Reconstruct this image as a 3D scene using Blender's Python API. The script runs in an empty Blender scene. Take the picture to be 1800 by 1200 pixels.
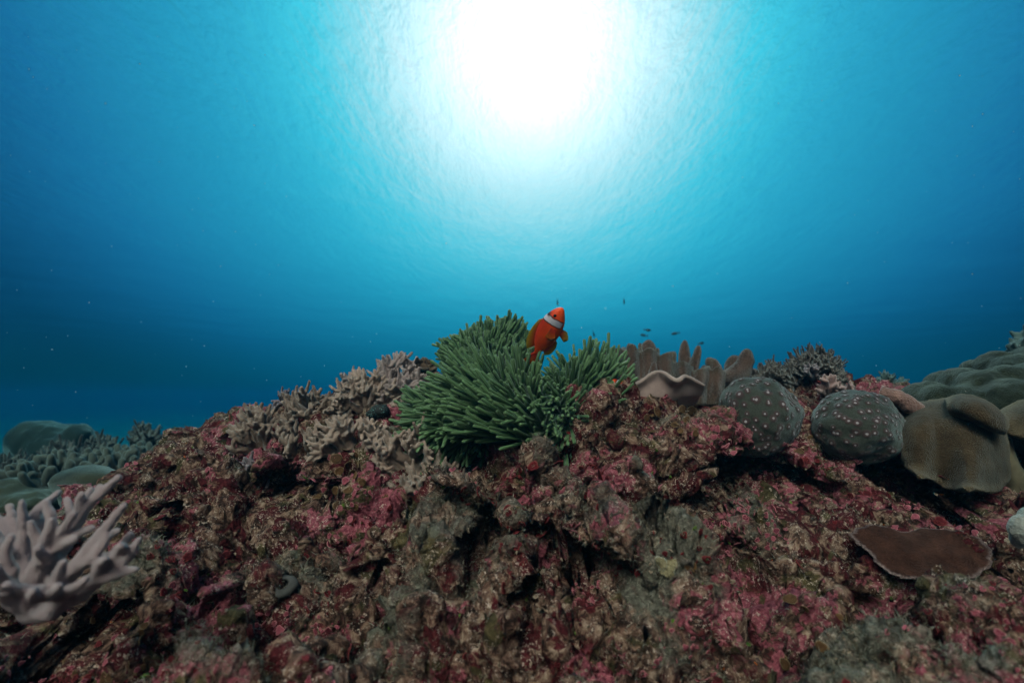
import bpy, math, random
import numpy as np
from mathutils import Vector, Matrix
from mathutils.bvhtree import BVHTree

SC = bpy.context.scene
COL = SC.collection
R = math.radians
rng = np.random.default_rng(7)
random.seed(7)

# ------------------------------------------------------------------ camera
PITCH = R(6.0)
FPX = 900.0                                   # focal length in pixels of the 1800 px wide photograph
cam_d = bpy.data.cameras.new("camera")
cam = bpy.data.objects.new("camera", cam_d)
COL.objects.link(cam)
cam.location = (0, 0, 0)
cam.rotation_euler = (R(90) + PITCH, 0, 0)
cam_d.sensor_width = 36.0
cam_d.lens = 18.0
cam_d.clip_start = 0.02
cam_d.clip_end = 2000.0
cam_d.dof.use_dof = True
cam_d.dof.focus_distance = .92
cam_d.dof.aperture_fstop = 3.6
SC.camera = cam
FW = np.array([0, math.cos(PITCH), math.sin(PITCH)])
UP = np.array([0, -math.sin(PITCH), math.cos(PITCH)])
RT = np.array([1.0, 0, 0])

def P(px, py, d):
    """world point seen at pixel (px, py) of the photograph, d metres in front of the lens"""
    return d * (FW + (px - 900) / FPX * RT + (600 - py) / FPX * UP)

# ------------------------------------------------------------------ world, sun, exposure
SUN_DIR = P(932, 62, 1.0)
SUN_DIR = SUN_DIR / np.linalg.norm(SUN_DIR)
SUN_EL = math.asin(SUN_DIR[2])
SUN_AZ = math.atan2(SUN_DIR[0], SUN_DIR[1])

class NT:
    """small helper to write node trees"""
    def __init__(s, tree):
        s.t = tree
        tree.nodes.clear()
    def n(s, typ, ins=None, **kw):
        nd = s.t.nodes.new(typ)
        for k, v in kw.items():
            setattr(nd, k, v)
        for k, v in (ins or {}).items():
            s.put(nd.inputs[k], v)
        return nd
    def put(s, sock, v):
        if hasattr(v, "is_output") or isinstance(v, bpy.types.NodeSocket):
            s.t.links.new(v, sock)
        elif isinstance(v, bpy.types.Node):
            s.t.links.new(v.outputs[0], sock)
        else:
            if sock.type == 'RGBA' and isinstance(v, (tuple, list)) and len(v) == 3:
                v = (*v, 1)
            sock.default_value = v
    def math(s, op, a, b=0.0, c=0.0, clamp=False):
        nd = s.t.nodes.new("ShaderNodeMath"); nd.operation = op; nd.use_clamp = clamp
        s.put(nd.inputs[0], a); s.put(nd.inputs[1], b); s.put(nd.inputs[2], c)
        return nd.outputs[0]
    def mix(s, f, a, b, blend='MIX'):
        nd = s.t.nodes.new("ShaderNodeMix"); nd.data_type = 'RGBA'; nd.blend_type = blend
        s.put(nd.inputs[0], f); s.put(nd.inputs[6], a); s.put(nd.inputs[7], b)
        return nd.outputs[2]
    def ramp(s, f, stops, interp='LINEAR'):
        nd = s.t.nodes.new("ShaderNodeValToRGB")
        cr = nd.color_ramp; cr.interpolation = interp
        while len(cr.elements) < len(stops):
            cr.elements.new(0.5)
        for e, (p, c) in zip(cr.elements, stops):
            e.position = p
            e.color = (*c, 1) if isinstance(c, (tuple, list)) else (c, c, c, 1)
        s.put(nd.inputs[0], f)
        return nd.outputs[0]
    def rng(s, v, a, b, c=0.0, d=1.0):
        nd = s.t.nodes.new("ShaderNodeMapRange")
        for i, x in enumerate((v, a, b, c, d)):
            s.put(nd.inputs[i], x)
        return nd.outputs[0]
    def noise(s, vec, scale, detail=4, rough=0.55, dist=0.0):
        return s.n("ShaderNodeTexNoise", {"Vector": vec, "Scale": scale, "Detail": detail,
                                          "Roughness": rough, "Distortion": dist})
    def voro(s, vec, scale, feature='F1', rand=1.0):
        return s.n("ShaderNodeTexVoronoi", {"Vector": vec, "Scale": scale, "Randomness": rand}, feature=feature)

world = bpy.data.worlds.new("World")
SC.world = world
world.use_nodes = True
w = NT(world.node_tree)
tc = w.n("ShaderNodeTexCoord")
dirn = w.n("ShaderNodeVectorMath", {0: tc.outputs["Generated"]}, operation='NORMALIZE').outputs[0]
def wdot(v):
    nd = w.n("ShaderNodeVectorMath", {0: dirn, 1: tuple(float(x) for x in v)}, operation='DOT_PRODUCT')
    return nd.outputs["Value"]
cosang = wdot(SUN_DIR)
theta = w.math('ARCCOSINE', w.math('MINIMUM', cosang, 0.99999))
# light scattered by the water, by angle from the sun
def st(deg, c): return (deg / 120.0, c)
field = w.ramp(w.math('DIVIDE', theta, R(120)), [
    st(0, (1, 1, 1)), st(4.5, (.98, 1, 1)), st(8.5, (.88, .96, .975)), st(12.5, (.64, .87, .92)), st(16.5, (.26, .70, .80)),
    st(20.4, (.065, .60, .75)), st(26, (.036, .41, .60)), st(31, (.023, .315, .50)), st(36, (.018, .235, .42)),
    st(41.5, (.011, .148, .325)), st(46, (.007, .090, .215)), st(51, (.003, .044, .115)), st(65, (.001, .020, .06)), st(112, (.001, .010, .032))])
core = w.math('MULTIPLY', w.math('EXPONENT', w.math('MULTIPLY', w.math('POWER', w.math('DIVIDE', theta, R(6.8)), 2.0), -1.0)), .9)
corec = w.n("ShaderNodeVectorMath", {0: (1, 1, 1)}, operation='SCALE')
w.put(corec.inputs["Scale"], core)
elev = w.n("ShaderNodeSeparateXYZ", {0: dirn}).outputs[2]
deep = w.ramp(w.rng(elev, -1, 1), [(.2, .22), (.5, .34), (.53, .44), (.575, .66), (.66, 1.0), (.8, 1.05)])
field = w.mix(1.0, field, deep, 'MULTIPLY')
field = w.mix(1.0, field, corec.outputs[0], 'ADD')
# glow added to the world behind the camera as fill from the unseen strobe
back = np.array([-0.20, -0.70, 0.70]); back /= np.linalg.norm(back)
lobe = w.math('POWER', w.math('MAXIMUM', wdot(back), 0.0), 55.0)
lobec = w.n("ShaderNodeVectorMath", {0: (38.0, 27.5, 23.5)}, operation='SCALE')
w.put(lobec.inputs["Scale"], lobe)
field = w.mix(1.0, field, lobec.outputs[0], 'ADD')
sky = w.n("ShaderNodeTexSky", sky_type='NISHITA', sun_disc=False)
sky.sun_elevation = SUN_EL
sky.sun_rotation = SUN_AZ
skyc = w.mix(1.0, sky.outputs[0], (.006, .085, .15), 'MULTIPLY')
bg1 = w.n("ShaderNodeBackground", {"Color": skyc, "Strength": 0.05})
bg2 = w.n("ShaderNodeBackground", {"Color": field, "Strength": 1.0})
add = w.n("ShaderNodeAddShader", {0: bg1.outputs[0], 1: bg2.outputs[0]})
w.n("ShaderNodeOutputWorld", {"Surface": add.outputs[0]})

sun_l = bpy.data.lights.new("sun", 'SUN')
sun_l.energy = 3.0
sun_l.angle = R(0.5)
sun_l.color = (1.0, 0.97, 0.92)
sun_o = bpy.data.objects.new("sun", sun_l)
COL.objects.link(sun_o)
sun_o.rotation_euler = Vector(SUN_DIR).to_track_quat('Z', 'Y').to_euler()
sun_o.location = (0, 0, 20)

SC.view_settings.view_transform = 'Standard'
SC.view_settings.look = 'None'
SC.view_settings.exposure = 0.0
SC.view_settings.gamma = 1.0
SC.view_settings.use_curve_mapping = False
SC.render.engine = 'CYCLES'
SC.cycles.max_bounces = 8
SC.cycles.diffuse_bounces = 2
SC.cycles.glossy_bounces = 2
SC.cycles.transmission_bounces = 4
SC.cycles.volume_bounces = 1
SC.cycles.transparent_max_bounces = 12
SC.cycles.sample_clamp_indirect = 4.0
SC.cycles.use_denoising = True
try:
    SC.cycles.denoiser = 'OPENIMAGEDENOISE'
except Exception:
    pass

# ------------------------------------------------------------------ noise in numpy
def _hash(ix, iy, iz, seed):
    h = (ix.astype(np.int64) * 374761393 + iy.astype(np.int64) * 668265263 + iz.astype(np.int64) * 2147483647 + seed * 974711)
    h = (h ^ (h >> 13)) * 1274126177
    h = h & 0xFFFFFFFF
    h = (h ^ (h >> 16)) * 2246822519 & 0xFFFFFFFF
    return (h ^ (h >> 13)) & 0xFFFFFFFF

def vnoise(p, seed=0):
    """smooth value noise, -1..1"""
    i = np.floor(p); f = p - i
    f = f * f * f * (f * (f * 6 - 15) + 10)
    i = i.astype(np.int64)
    out = 0
    for dx in (0, 1):
        wx = f[:, 0] if dx else 1 - f[:, 0]
        for dy in (0, 1):
            wy = f[:, 1] if dy else 1 - f[:, 1]
            for dz in (0, 1):
                wz = f[:, 2] if dz else 1 - f[:, 2]
                out = out + wx * wy * wz * (_hash(i[:, 0] + dx, i[:, 1] + dy, i[:, 2] + dz, seed) / 4294967295.0)
    return out * 2 - 1

def fbm(p, octaves=4, gain=0.5, lac=2.03, seed=0):
    a, s, out = 1.0, 0.0, 0
    for k in range(octaves):
        out = out + a * vnoise(p + 17.3 * k, seed + k)
        s += a; a *= gain; p = p * lac
    return out / s

def worley(p, seed=0):
    i = np.floor(p).astype(np.int64)
    best = np.full(len(p), 9.0)
    for dx in (-1, 0, 1):
        for dy in (-1, 0, 1):
            for dz in (-1, 0, 1):
                c = i + np.array([dx, dy, dz])
                h = _hash(c[:, 0], c[:, 1], c[:, 2], seed)
                o = np.stack([(h & 1023) / 1023.0, ((h >> 10) & 1023) / 1023.0, ((h >> 20) & 1023) / 1023.0], 1)
                d = ((c + o - p) ** 2).sum(1)
                best = np.minimum(best, d)
    return np.sqrt(best)

def worley2(p, seed=0):
    i = np.floor(p).astype(np.int64)
    b1 = np.full(len(p), 9.0); b2 = np.full(len(p), 9.0)
    for dx in (-1, 0, 1):
        for dy in (-1, 0, 1):
            for dz in (-1, 0, 1):
                c = i + np.array([dx, dy, dz])
                h = _hash(c[:, 0], c[:, 1], c[:, 2], seed)
                o = np.stack([(h & 1023) / 1023.0, ((h >> 10) & 1023) / 1023.0, ((h >> 20) & 1023) / 1023.0], 1)
                d = ((c + o - p) ** 2).sum(1)
                b2 = np.minimum(b2, np.maximum(b1, d)); b1 = np.minimum(b1, d)
    return np.sqrt(b1), np.sqrt(b2)

# ------------------------------------------------------------------ mesh helpers
def np_mesh(name, V, faces, attrs=None, smooth=True):
    """faces: list of int arrays (n,3) and/or (n,4)"""
    me = bpy.data.meshes.new(name)
    V = np.asarray(V, dtype=np.float32)
    faces = [np.asarray(f, dtype=np.int32) for f in faces if len(f)]
    me.vertices.add(len(V))
    me.vertices.foreach_set("co", V.ravel())
    loops = np.concatenate([f.ravel() for f in faces])
    sizes = np.concatenate([np.full(len(f), f.shape[1], dtype=np.int32) for f in faces])
    starts = np.concatenate([[0], np.cumsum(sizes)[:-1]]).astype(np.int32)
    me.loops.add(len(loops)); me.loops.foreach_set("vertex_index", loops)
    me.polygons.add(len(sizes))
    me.polygons.foreach_set("loop_start", starts)
    me.polygons.foreach_set("loop_total", sizes)
    me.polygons.foreach_set("use_smooth", np.full(len(sizes), smooth, dtype=bool))
    for k, v in (attrs or {}).items():
        a = me.attributes.new(k, 'FLOAT', 'POINT')
        a.data.foreach_set("value", np.asarray(v, dtype=np.float32))
    me.update(calc_edges=True)
    me.validate()
    return me

def link(name, me, mat, parent=None, label=None, cat=None, group=None, kind=None):
    o = bpy.data.objects.new(name, me)
    COL.objects.link(o)
    if mat is not None and me is not None and not me.materials:
        me.materials.append(mat)
    if parent is not None:
        o.parent = parent
    tag(o, label, cat, group, kind)
    return o

def tag(o, label=None, cat=None, group=None, kind=None):
    if label: o["label"] = label
    if cat: o["category"] = cat
    if group: o["group"] = group
    if kind: o["kind"] = kind

def empty(name, loc, label, cat, group=None):
    o = bpy.data.objects.new(name, None)
    COL.objects.link(o)
    o.location = tuple(float(x) for x in loc)
    o.empty_display_size = 0.02
    tag(o, label, cat, group)
    return o

class MB:
    """collects shapes into one mesh"""
    def __init__(s):
        s.V, s.F3, s.F4, s.A, s.n = [], [], [], {}, 0
    def add(s, V, F3=(), F4=(), **attrs):
        V = np.asarray(V, dtype=np.float64).reshape(-1, 3)
        s.V.append(V)
        if len(F3): s.F3.append(np.asarray(F3) + s.n)
        if len(F4): s.F4.append(np.asarray(F4) + s.n)
        for k, v in attrs.items():
            s.A.setdefault(k, []).append((s.n, np.broadcast_to(np.asarray(v, dtype=float), (len(V),))))
        s.n += len(V)
    def mesh(s, name, smooth=True, origin=None):
        V = np.concatenate(s.V)
        if origin is not None: V = V - np.asarray(origin)
        fs = []
        if s.F3: fs.append(np.concatenate(s.F3))
        if s.F4: fs.append(np.concatenate(s.F4))
        at = {}
        for k, v in s.A.items():
            at[k] = np.zeros(s.n)
            for i0, a in v: at[k][i0:i0 + len(a)] = a
        return np_mesh(name, V, fs, at, smooth)

def frame_of(t):
    t = t / (np.linalg.norm(t) + 1e-12)
    a = np.array([0, 0, 1.0]) if abs(t[2]) < 0.9 else np.array([1.0, 0, 0])
    u = np.cross(a, t); u /= np.linalg.norm(u)
    return u, np.cross(t, u)

def spline(pts, n):
    """catmull-rom through pts (k,m) -> (n,m)"""
    pts = np.asarray(pts, dtype=float)
    k = len(pts)
    if k == 2:
        t = np.linspace(0, 1, n)[:, None]
        return pts[0] * (1 - t) + pts[1] * t
    E = np.vstack([2 * pts[0] - pts[1], pts, 2 * pts[-1] - pts[-2]])
    u = np.linspace(0, k - 1, n)
    i = np.minimum(u.astype(int), k - 2); f = (u - i)[:, None]
    p0, p1, p2, p3 = E[i], E[i + 1], E[i + 2], E[i + 3]
    return 0.5 * (2 * p1 + (p2 - p0) * f + (2 * p0 - 5 * p1 + 4 * p2 - p3) * f ** 2 + (3 * p1 - p0 - 3 * p2 + p3) * f ** 3)

def tube(mb, pts, rad, sides=8, n=10, cap=True, **attrs):
    """round tapering tube with a rounded tip; pts (k,3), rad (k)"""
    C = spline(np.hstack([np.asarray(pts, float), np.asarray(rad, float)[:, None]]), n)
    c, r = C[:, :3], np.maximum(C[:, 3], 1e-4)
    t = np.gradient(c, axis=0)
    rings = []
    u, v = frame_of(t[0])
    ang = np.linspace(0, 2 * math.pi, sides, endpoint=False)
    tl = t / (np.linalg.norm(t, axis=1)[:, None] + 1e-12)
    for k in range(n):
        u = u - tl[k] * np.dot(u, tl[k]); u /= np.linalg.norm(u) + 1e-12
        v = np.cross(tl[k], u)
        rings.append(c[k] + r[k] * (np.cos(ang)[:, None] * u + np.sin(ang)[:, None] * v))
    par = list(np.linspace(0, 1, n))
    if cap:
        for a in (35, 65):
            rings.append(c[-1] + tl[-1] * r[-1] * math.sin(R(a)) + r[-1] * math.cos(R(a)) * (np.cos(ang)[:, None] * u + np.sin(ang)[:, None] * v))
            par.append(1.0)
    m = len(rings)
    V = np.concatenate(rings)
    idx = np.arange(m * sides).reshape(m, sides)
    F4 = np.stack([idx[:-1], np.roll(idx, -1, 1)[:-1], np.roll(idx, -1, 1)[1:], idx[1:]], -1).reshape(-1, 4)
    V = np.vstack([V, c[-1] + tl[-1] * r[-1] if cap else c[-1], c[0]])
    last = idx[-1]; first = idx[0]
    F3 = np.vstack([np.stack([last, np.roll(last, -1), np.full(sides, len(V) - 2)], -1),
                    np.stack([np.roll(first, -1), first, np.full(sides, len(V) - 1)], -1)])
    at = {"along": np.concatenate([np.repeat(par, sides), [1.0, 0.0]])}
    at.update(attrs)
    mb.add(V, F3, F4, **at)

_ICO = {}
def ico(level):
    if level not in _ICO:
        t = (1 + 5 ** .5) / 2
        V = [(-1, t, 0), (1, t, 0), (-1, -t, 0), (1, -t, 0), (0, -1, t), (0, 1, t), (0, -1, -t), (0, 1, -t), (t, 0, -1), (t, 0, 1), (-t, 0, -1), (-t, 0, 1)]
        V = [np.array(v) / np.linalg.norm(v) for v in V]
        F = [(0, 11, 5), (0, 5, 1), (0, 1, 7), (0, 7, 10), (0, 10, 11), (1, 5, 9), (5, 11, 4), (11, 10, 2), (10, 7, 6), (7, 1, 8),
             (3, 9, 4), (3, 4, 2), (3, 2, 6), (3, 6, 8), (3, 8, 9), (4, 9, 5), (2, 4, 11), (6, 2, 10), (8, 6, 7), (9, 8, 1)]
        for _ in range(level):
            cache, G = {}, []
            def mid(a, b):
                k = (min(a, b), max(a, b))
                if k not in cache:
                    m = V[a] + V[b]; V.append(m / np.linalg.norm(m)); cache[k] = len(V) - 1
                return cache[k]
            for a, b, c in F:
                x, y, z = mid(a, b), mid(b, c), mid(c, a)
                G += [(a, x, z), (b, y, x), (c, z, y), (x, y, z)]
            F = G
        _ICO[level] = (np.array(V), np.array(F))
    return _ICO[level]

def ball(mb, c, r, rot=None, level=2, **attrs):
    V, F = ico(level)
    V = V * np.asarray(r, float)
    if rot is not None: V = V @ np.asarray(rot).T
    mb.add(V + np.asarray(c), F3=F, **attrs)

def rot_to(z, x=None):
    """matrix whose third column is z"""
    z = np.asarray(z, float); z = z / np.linalg.norm(z)
    if x is None: u, v = frame_of(z)
    else:
        u = np.asarray(x, float) - z * np.dot(x, z); u /= np.linalg.norm(u); v = np.cross(z, u)
    return np.stack([u, v, z], 1)

def organic(mb, voxel, smooth=4, noise_amp=0.0, noise_freq=40.0, seed=0, tips=None, tip_r=0.012):
    """fuse the shapes of mb into one skin (voxel remesh + smoothing), then roughen it. Returns V, F4"""
    me = mb.mesh("tmp")
    o = bpy.data.objects.new("tmp", me); COL.objects.link(o)
    m = o.modifiers.new("r", 'REMESH'); m.mode = 'VOXEL'; m.voxel_size = voxel
    if smooth:
        m = o.modifiers.new("s", 'SMOOTH'); m.factor = 0.5; m.iterations = smooth
    dg = bpy.context.evaluated_depsgraph_get()
    e = bpy.data.meshes.new_from_object(o.evaluated_get(dg))
    bpy.data.objects.remove(o); bpy.data.meshes.remove(me)
    n = len(e.vertices)
    V = np.empty(n * 3, np.float32); e.vertices.foreach_get("co", V); V = V.reshape(-1, 3).astype(float)
    N = np.empty(n * 3, np.float32); e.vertices.foreach_get("normal", N); N = N.reshape(-1, 3).astype(float)
    L = np.empty(len(e.loops), np.int32); e.loops.foreach_get("vertex_index", L)
    F = L.reshape(-1, 4)
    bpy.data.meshes.remove(e)
    if noise_amp:
        V = V + N * (noise_amp * fbm(V * noise_freq + 31.7 * seed, 3, seed=seed))[:, None]
    t = np.zeros(n)
    if tips is not None and len(tips):
        T = np.asarray(tips)
        d = np.full(n, 9.0)
        for q in T:
            d = np.minimum(d, ((V - q) ** 2).sum(1))
        t = np.clip(1 - np.sqrt(d) / tip_r, 0, 1)
    return V, F, t

# ------------------------------------------------------------------ materials
def material(name):
    m = bpy.data.materials.new(name); m.use_nodes = True
    return m, NT(m.node_tree)

def pbsdf(t, color, rough=0.8, spec=0.15, bump=None, sheen=0.0, sheen_tint=(.7, .95, 1, 1), sss=0.0, sss_r=(.6, .4, .3), trans=0.0):
    b = t.n("ShaderNodeBsdfPrincipled", {"Base Color": color, "Roughness": rough, "Specular IOR Level": spec})
    if bump is not None: t.put(b.inputs["Normal"], bump)
    if sheen:
        b.inputs["Sheen Weight"].default_value = sheen
        b.inputs["Sheen Roughness"].default_value = 0.35
        b.inputs["Sheen Tint"].default_value = sheen_tint
    if sss:
        b.inputs["Subsurface Weight"].default_value = sss
        b.inputs["Subsurface Radius"].default_value = sss_r
        b.inputs["Subsurface Scale"].default_value = 0.008
    out = b.outputs[0]
    if trans:
        tr = t.n("ShaderNodeBsdfTranslucent", {"Color": color})
        out = t.n("ShaderNodeMixShader", {0: trans, 1: out, 2: tr.outputs[0]}).outputs[0]
    t.n("ShaderNodeOutputMaterial", {"Surface": out})
    return b

def obco(t):
    return t.n("ShaderNodeTexCoord").outputs["Object"]

def bumpn(t, h, strength=0.5, dist=0.002):
    return t.n("ShaderNodeBump", {"Height": h, "Strength": strength, "Distance": dist}).outputs[0]

def attr(t, name):
    return t.n("ShaderNodeAttribute", attribute_name=name).outputs["Fac"]

def coral_mat(name, base, dark, tip, nscale=60, sheen=0.35, grain=900, bump=0.5, trans=0.0, speck=None):
    m, t = material(name)
    co = obco(t)
    n1 = t.noise(co, nscale, 3).outputs[0]
    c = t.mix(t.rng(n1, .35, .68), dark, base)
    c = t.mix(t.math('MULTIPLY', attr(t, "tip"), 0.8, clamp=True), c, tip)
    g = t.voro(co, grain).outputs["Distance"]
    if speck:
        c = t.mix(t.rng(g, .1, .45, .75, 0), c, speck)
    else:
        c = t.mix(t.rng(g, .0, .7, .0, .45), c, dark)
    b = bumpn(t, t.math('ADD', g, t.math('MULTIPLY', t.noise(co, nscale * 3, 5, .7).outputs[0], 1.2)), bump, 0.0025)
    pbsdf(t, c, 0.85, 0.1, b, sheen=sheen, trans=trans)
    return m

# reef rock: patches of crusting algae, turf on the tops
M_reef, t = material("reef_rock")
co = obco(t)
warp = t.noise(co, 14, 3, .6)
wv = t.n("ShaderNodeVectorMath", {0: co, 1: t.n("ShaderNodeVectorMath", {0: warp.outputs["Color"], 1: (.06, .06, .06)}, operation='MULTIPLY').outputs[0]}, operation='ADD').outputs[0]
nA = t.noise(wv, 7.5, 5, .55).outputs[0]
nB = t.noise(wv, 23, 5, .65, .6).outputs[0]
nC = t.noise(wv, 61, 5, .7, .4).outputs[0]
nD = t.noise(co, 170, 4, .7).outputs[0]
vA = t.voro(wv, 46)
vB = t.voro(wv, 120)
ground = t.ramp(nC, [(.33, (.008, .005, .004)), (.44, (.042, .024, .018)), (.50, (.125, .070, .050)), (.58, (.25, .17, .12)), (.68, (.44, .35, .26))])
maroon = t.ramp(nD, [(.3, (.024, .005, .006)), (.55, (.080, .013, .016)), (.75, (.17, .038, .040))])
pink = t.ramp(nD, [(.28, (.085, .024, .030)), (.5, (.27, .070, .095)), (.72, (.48, .19, .22))])
cell = t.n("ShaderNodeSeparateColor", {0: vA.outputs["Color"]})
cellb = t.n("ShaderNodeSeparateColor", {0: vB.outputs["Color"]})
c = ground
c = t.mix(t.rng(t.math('ADD', nB, t.math('MULTIPLY', cell.outputs[0], .16)), .588, .635), c, maroon)
c = t.mix(t.rng(t.math('ADD', nA, t.math('MULTIPLY', cellb.outputs[0], .09)), .60, .63), c, pink)
olive = t.ramp(nC, [(.35, (.020, .018, .008)), (.55, (.085, .070, .030)), (.7, (.17, .14, .07))])
c = t.mix(t.rng(t.math('SUBTRACT', t.noise(wv, 17, 4, .6).outputs[0], t.math('MULTIPLY', cell.outputs[1], .1)), .53, .58), c, olive)
pale = t.math('MULTIPLY', t.rng(t.noise(co, 230, 4, .75).outputs[0], .55, .62), t.rng(t.noise(co, 30, 3, .6).outputs[0], .48, .58))
c = t.mix(pale, c, (.66, .56, .46))
nz = attr(t, "up")
turf = t.rng(t.math('ADD', nz, t.math('MULTIPLY', t.math('SUBTRACT', nB, .5), 1.1)), .76, .96, 0, .85)
turfc = t.ramp(nD, [(.3, (.040, .042, .032)), (.52, (.130, .142, .110)), (.72, (.30, .32, .26))])
c = t.mix(turf, c, turfc)
h = t.math('ADD', t.math('MULTIPLY', nC, 1.0), t.math('ADD', t.math('MULTIPLY', nD, .7), t.math('MULTIPLY', vB.outputs["Distance"], -.5)))
h = t.math('ADD', h, t.math('MULTIPLY', t.noise(co, 420, 3, .7).outputs[0], .35))
pbsdf(t, c, 0.85, 0.12, bumpn(t, h, 0.9, 0.008))

def algae_mat(name, lo, hi, rim, rimw=(.72, .95), sheen=0.0, trans=.15):
    m, t = material(name)
    co = obco(t)
    n1 = t.noise(co, 190, 4, .7).outputs[0]
    c = t.mix(t.math('ADD', t.math('MULTIPLY', attr(t, "rnd"), .65), t.math('MULTIPLY', t.math('SUBTRACT', n1, .5), 1.6), clamp=True), lo, hi)
    c = t.mix(t.rng(attr(t, "rim"), rimw[0], rimw[1], 0, .85), c, rim)
    pbsdf(t, c, 0.75, 0.15, bumpn(t, t.noise(co, 500, 3).outputs[0], .5, .002), sheen=sheen, trans=trans)
    return m
M_pink = algae_mat("pink_crust", (.13, .022, .035), (.43, .12, .155), (.52, .22, .24))
M_red = algae_mat("red_plate", (.030, .003, .004), (.16, .016, .020), (.24, .05, .05))
M_brown = algae_mat("brown_disc", (.050, .026, .011), (.135, .075, .030), (.26, .20, .115), (.84, .98), trans=.1)
M_green = algae_mat("green_leaf", (.04, .09, .012), (.14, .24, .035), (.18, .29, .08))
M_beige = algae_mat("beige_crust", (.10, .075, .05), (.46, .37, .27), (.50, .42, .32))
M_orange = algae_mat("orange_sponge", (.22, .05, .01), (.55, .13, .02), (.6, .2, .05))

M_turf, t = material("turf_hair")
rn = attr(t, "rnd")
c = t.ramp(rn, [(0, (.05, .04, .025)), (.4, (.15, .13, .085)), (.7, (.20, .22, .17)), (1, (.36, .36, .29))])
pbsdf(t, c, .8, .1, trans=.35)

# ------------------------------------------------------------------ the reef terrain
ctrl = []
def K(px, py, d): ctrl.append(P(px, py, d))
for px in (-500, -100, 300, 700, 1100, 1500, 1900, 2300):
    K(px, 1480, .42)
for px, py, d in [(-300, 1230, .50), (0, 1200, .54), (300, 1200, .57), (600, 1200, .58), (900, 1200, .58), (1200, 1200, .58), (1500, 1200, .57), (1800, 1160, .56), (2100, 1160, .56),
                  (60, 1080, .64), (300, 1060, .71), (600, 1050, .70), (850, 1040, .69), (1130, 1060, .68), (1400, 1050, .69), (1700, 1060, .66), (1950, 1000, .70),
                  (230, 960, .83), (400, 950, .80), (600, 950, .79), (800, 950, .79), (1000, 950, .79), (1200, 950, .78), (1400, 950, .79), (1650, 960, .78), (1900, 900, .86),
                  (255, 870, .98), (400, 870, .92), (600, 860, .90), (800, 880, .86), (950, 850, .84), (1150, 850, .86), (1400, 860, .90), (1600, 860, .95), (1800, 860, 1.0),
                  (300, 800, 1.08), (420, 800, 1.03), (600, 800, 1.0), (760, 810, .96), (960, 770, .90), (1150, 770, .95), (1330, 770, .98), (1500, 800, 1.02), (1700, 800, 1.12),
                  (300, 768, 1.16), (370, 750, 1.17), (450, 752, 1.16), (560, 735, 1.14), (660, 712, 1.16), (750, 685, 1.20), (830, 760, 1.00), (900, 720, 1.10), (1010, 722, .93), (1100, 700, 1.08), (1200, 708, 1.1),
                  (1300, 690, 1.25), (1420, 672, 1.3), (1500, 680, 1.3), (1620, 720, 1.25), (1750, 700, 1.4), (1950, 680, 1.5), (2300, 680, 1.6),
                  (300, 900, 1.7), (500, 850, 1.75), (700, 820, 1.75), (900, 800, 1.75), (1100, 800, 1.75), (1300, 800, 1.8), (1500, 780, 1.9), (1750, 760, 2.0), (2100, 740, 2.2),
                  (200, 905, 1.2), (160, 930, 1.25), (225, 880, 1.35), (120, 960, 1.15), (-50, 960, 1.15), (-300, 980, 1.1), (100, 900, 1.9), (-200, 900, 1.9), (-700, 900, 1.9),
                  (150, 862, 2.4), (-50, 870, 2.3), (300, 872, 2.4), (120, 830, 3.0), (270, 838, 3.0), (-100, 822, 3.1), (-500, 820, 3.2), (120, 812, 3.6), (270, 818, 3.6), (-150, 805, 3.7), (450, 880, 3.0), (700, 880, 3.0),
                  (100, 880, 5.0), (-400, 880, 5.2), (600, 900, 4.6), (1000, 880, 4.0), (1500, 880, 4.0), (2000, 860, 4.0), (600, 900, 6.5), (1500, 900, 6.5), (-500, 900, 7)]:
    K(px, py, d)
for x in (-1.5, -.7, 0, .7, 1.5):
    ctrl.append(np.array([x, -.3, -.30])); ctrl.append(np.array([x, -.8, -.36]))
ctrl = np.array(ctrl)
def tps(r2):
    return np.where(r2 > 1e-12, r2 * np.log(np.maximum(r2, 1e-12)) * .5, 0)
n = len(ctrl)
A = np.zeros((n + 3, n + 3))
dd = ((ctrl[:, None, :2] - ctrl[None, :, :2]) ** 2).sum(2)
A[:n, :n] = tps(dd) + np.eye(n) * 0.0015
A[:n, n] = 1; A[:n, n + 1:n + 3] = ctrl[:, :2]
A[n, :n] = 1; A[n + 1:, :n] = ctrl[:, :2].T
W = np.linalg.solve(A, np.concatenate([ctrl[:, 2], [0, 0, 0]]))
def base_z(x, y):
    x = x.ravel(); y = y.ravel(); out = np.empty(len(x))
    for s in range(0, len(x), 40000):
        xx, yy = x[s:s + 40000], y[s:s + 40000]
        r2 = (xx[:, None] - ctrl[None, :, 0]) ** 2 + (yy[:, None] - ctrl[None, :, 1]) ** 2
        out[s:s + 40000] = tps(r2) @ W[:n] + W[n] + W[n + 1] * xx + W[n + 2] * yy
    return out

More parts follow.
